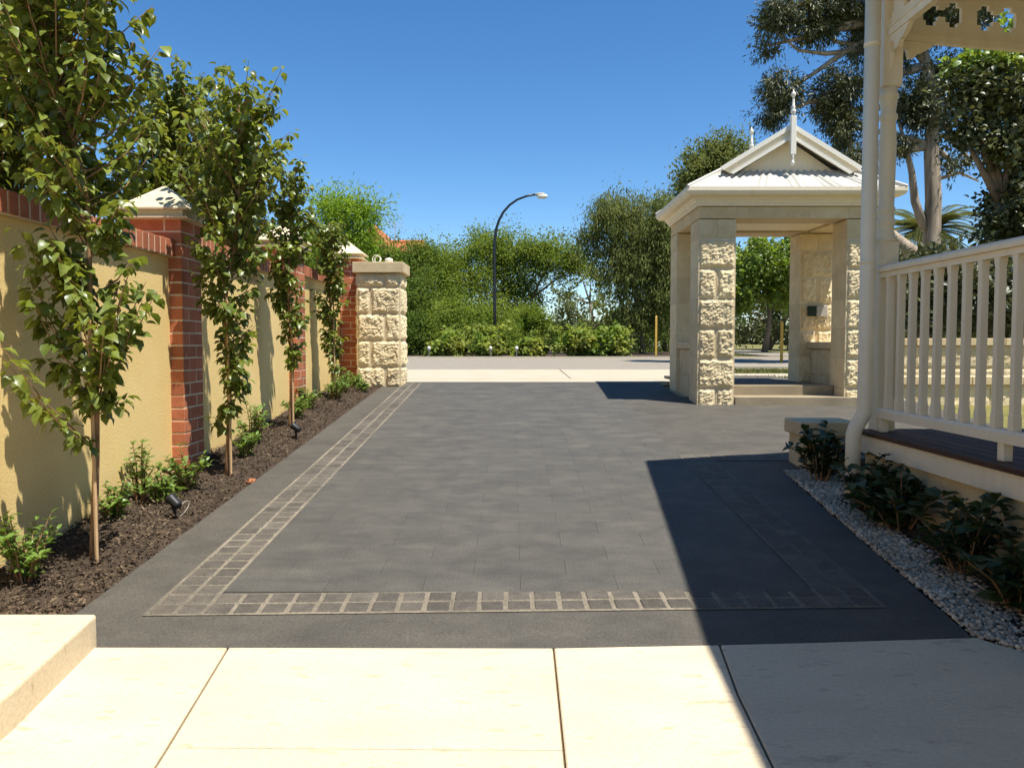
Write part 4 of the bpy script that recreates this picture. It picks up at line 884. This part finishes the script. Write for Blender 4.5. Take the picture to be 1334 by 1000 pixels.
tree('jacaranda_tree', 'bright feathery green tree behind the far end of the yellow wall', GH_, G(455, 21), [pxblob(455, 285, 21, 34, 26), pxblob(430, 270, 21, 20, 16), pxblob(478, 275, 21, 18, 16), pxblob(445, 320, 21, 36, 22)], 15000, .12, L_jac, T=NARR_T, seed=126, clump=.42, droop=.35, up=-.15, lobes=9, gaps=.06)
tree('hedge_tree', 'mid green tree filling the space left of the gate pillar behind the wall', GH_, G(400, 26), [pxblob(400, 330, 26, 50, 34), pxblob(350, 330, 26, 50, 34), pxblob(280, 320, 26, 60, 40)], 20000, 0.11, L_bright, seed=127, clump=.4)
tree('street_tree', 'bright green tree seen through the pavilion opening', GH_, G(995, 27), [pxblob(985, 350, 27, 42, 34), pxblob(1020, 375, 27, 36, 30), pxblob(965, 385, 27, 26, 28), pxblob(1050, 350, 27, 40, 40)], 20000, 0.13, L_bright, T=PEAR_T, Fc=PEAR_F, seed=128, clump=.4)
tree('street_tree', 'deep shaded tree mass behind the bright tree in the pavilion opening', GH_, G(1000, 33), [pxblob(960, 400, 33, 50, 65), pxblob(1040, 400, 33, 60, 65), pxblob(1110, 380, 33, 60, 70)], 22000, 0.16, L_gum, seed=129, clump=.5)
tree('olive_tree', 'olive yellow tree rising behind the pavilion roof', GH_, G(930, 34), [pxblob(925, 215, 34, 34, 26), pxblob(952, 200, 34, 26, 20), pxblob(905, 240, 34, 26, 30), pxblob(960, 240, 34, 40, 40), pxblob(895, 290, 34, 30, 50)], 36000, 0.12, L_weep, seed=130, clump=.5)
# gum tree
Yg = 18; base = at(1214, 440, Yg); base.z = gz(Yg); W = lambda x, y, Y=Yg: at(x, y, Y)
gb_ = [pxblob(1020, 18, Yg, 34, 28), pxblob(1060, 40, Yg, 26, 22), pxblob(1090, 8, Yg, 40, 26), pxblob(1000, 60, Yg, 16, 14), pxblob(1022, 122, Yg, 28, 34), pxblob(1005, 150, Yg, 18, 18), pxblob(1085, 118, Yg, 30, 34), pxblob(1100, 165, Yg, 26, 40), pxblob(1080, 145, Yg, 22, 22), pxblob(1110, 215, Yg, 24, 30), pxblob(1125, 60, Yg, 22, 34), pxblob(1185, 130, Yg, 26, 34), pxblob(1212, 150, Yg, 30, 26), pxblob(1225, 95, Yg, 22, 26), pxblob(1180, 60, Yg, 24, 30), pxblob(1245, 215, Yg, 18, 12), pxblob(1165, 195, Yg, 16, 16), pxblob(1150, 20, Yg, 40, 30), pxblob(1230, 20, Yg, 50, 34), pxblob(1160, -50, Yg, 80, 40)]
tree('gum_tree', 'large gum tree with pale twisting trunk behind the verandah post', GH_, tuple(base), gb_, 90000, .10, L_gum, trunk=[base-Vector((0,0,.1)), W(1213, 330), W(1216, 260), W(1213, 190), W(1218, 140), W(1208, 85), W(1180, 20), W(1160, -40)], T=NARR_T, seed=131, clump=.20, inner=.5, lobes=3, gaps=-.15, up=0, droop=.7, rt=.21, bm=M_gum,
     limbs=[([W(1212, 350), W(1180, 325), W(1150, 300), W(1128, 262), W(1112, 215), W(1104, 170)], [.20, .19, .15, .11, .08, .04]), ([W(1205, 300), W(1192, 262), W(1188, 225), W(1180, 190), W(1171, 160)], [.10, .09, .07, .05, .03]), ([W(1180, 20), W(1120, 66), W(1075, 70), W(1040, 66), W(1010, 40)], [.10, .07, .05, .03, .02]), ([W(1130, 60), W(1090, 55), W(1060, 30)], [.06, .04, .02]), ([W(1218, 140), W(1245, 190), W(1262, 205), W(1290, 215)], [.07, .05, .03, .015]), ([W(1216, 235), W(1250, 225), W(1275, 236)], [.05, .035, .02])])
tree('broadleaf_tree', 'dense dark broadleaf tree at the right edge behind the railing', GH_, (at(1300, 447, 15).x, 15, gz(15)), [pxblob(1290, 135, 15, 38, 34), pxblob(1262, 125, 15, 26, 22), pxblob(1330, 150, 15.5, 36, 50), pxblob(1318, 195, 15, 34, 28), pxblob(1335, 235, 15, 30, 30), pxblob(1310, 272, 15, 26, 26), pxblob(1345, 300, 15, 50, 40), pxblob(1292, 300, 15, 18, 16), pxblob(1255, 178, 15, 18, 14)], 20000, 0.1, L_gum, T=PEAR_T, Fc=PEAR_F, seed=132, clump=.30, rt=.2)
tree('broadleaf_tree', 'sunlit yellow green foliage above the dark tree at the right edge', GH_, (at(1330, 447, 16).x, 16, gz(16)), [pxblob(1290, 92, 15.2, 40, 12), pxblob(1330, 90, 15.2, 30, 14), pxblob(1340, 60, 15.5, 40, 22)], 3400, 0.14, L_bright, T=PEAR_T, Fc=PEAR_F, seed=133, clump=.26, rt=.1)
tree('screen_tree', 'dark dense hedge behind the limestone wall right of the railing post', 'hedge behind the limestone wall', G(1200, 14.5), [pxblob(1160, 395, 14.5, 50, 60), pxblob(1230, 390, 14.5, 50, 62)], 16000, 0.1, L_gum, seed=134, clump=.26, rt=.07)
tree('screen_tree', 'dark dense hedge behind the limestone wall at the right edge', 'hedge behind the limestone wall', G(1300, 14.5), [pxblob(1300, 385, 14.5, 50, 66), pxblob(1365, 385, 14.5, 50, 66), pxblob(1430, 385, 14.5, 50, 66)], 20000, 0.1, L_gum, seed=135, clump=.26, rt=.07)
# palm behind the gum trunk
Yp = 21; pc = at(1208, 300, Yp); pb_ = Vector((pc.x, Yp, gz(Yp)))
pe = empty('palm_tree', pb_, 'date palm with arching fronds behind the gum trunk', 'tree', GH_)
MB().tube([(0, 0, -.1), (0, 0, pc.z-pb_.z)], [.28, .22], 12).build('trunk', M_bark, pe, smooth=True)
rnd_ = random.Random(9); 
for k in range(70):
    a = k*2.39996; el = rnd_.uniform(-.25, 1.2); L_ = rnd_.uniform(1.4, 2.0); P, D, N, S = [], [], [], []; mid = MB(); pts = []
    for i in range(9):
        t = i/8; e_ = el - 1.1*t*t; r_ = L_*t*math.cos(el*.6); pts.append(Vector((math.cos(a)*r_, math.sin(a)*r_, L_*(t*math.sin(el) - .55*t*t))) + Vector((0, 0, pc.z-pb_.z)))
    mid.tube(pts, [.02, .018, .016, .014, .012, .01, .008, .006, .004], 4, False)
    for i in range(1, 9):
        tdir = (pts[i]-pts[i-1]).normalized(); sd_ = tdir.cross(Vector((0, 0, 1))); sd_ = sd_.normalized() if sd_.length > .01 else Vector((1, 0, 0))
        for u in range(5):
            p = pts[i-1].lerp(pts[i], u/5)
            for s in (-1, 1): P.append(p); D.append(sd_*s + tdir*.9 + Vector((0, 0, -.15))); N.append(Vector((0, 0, 1))); S.append(.34*(1-.5*(i/8)))
    V, Fa = leaves_np(*map(np.array, (P, D, N, S)), QUAD_T*np.array([1, .16, .5]), QUAD_F)
    me = npmesh('frond', np.vstack([V, np.array(mid.v)]), np.vstack([Fa, np.array([t for q in mid.f for t in ((q[0], q[1], q[2]), (q[0], q[2], q[3]))])+len(V)]), L_palm)
    obj('frond', me, None, pe)
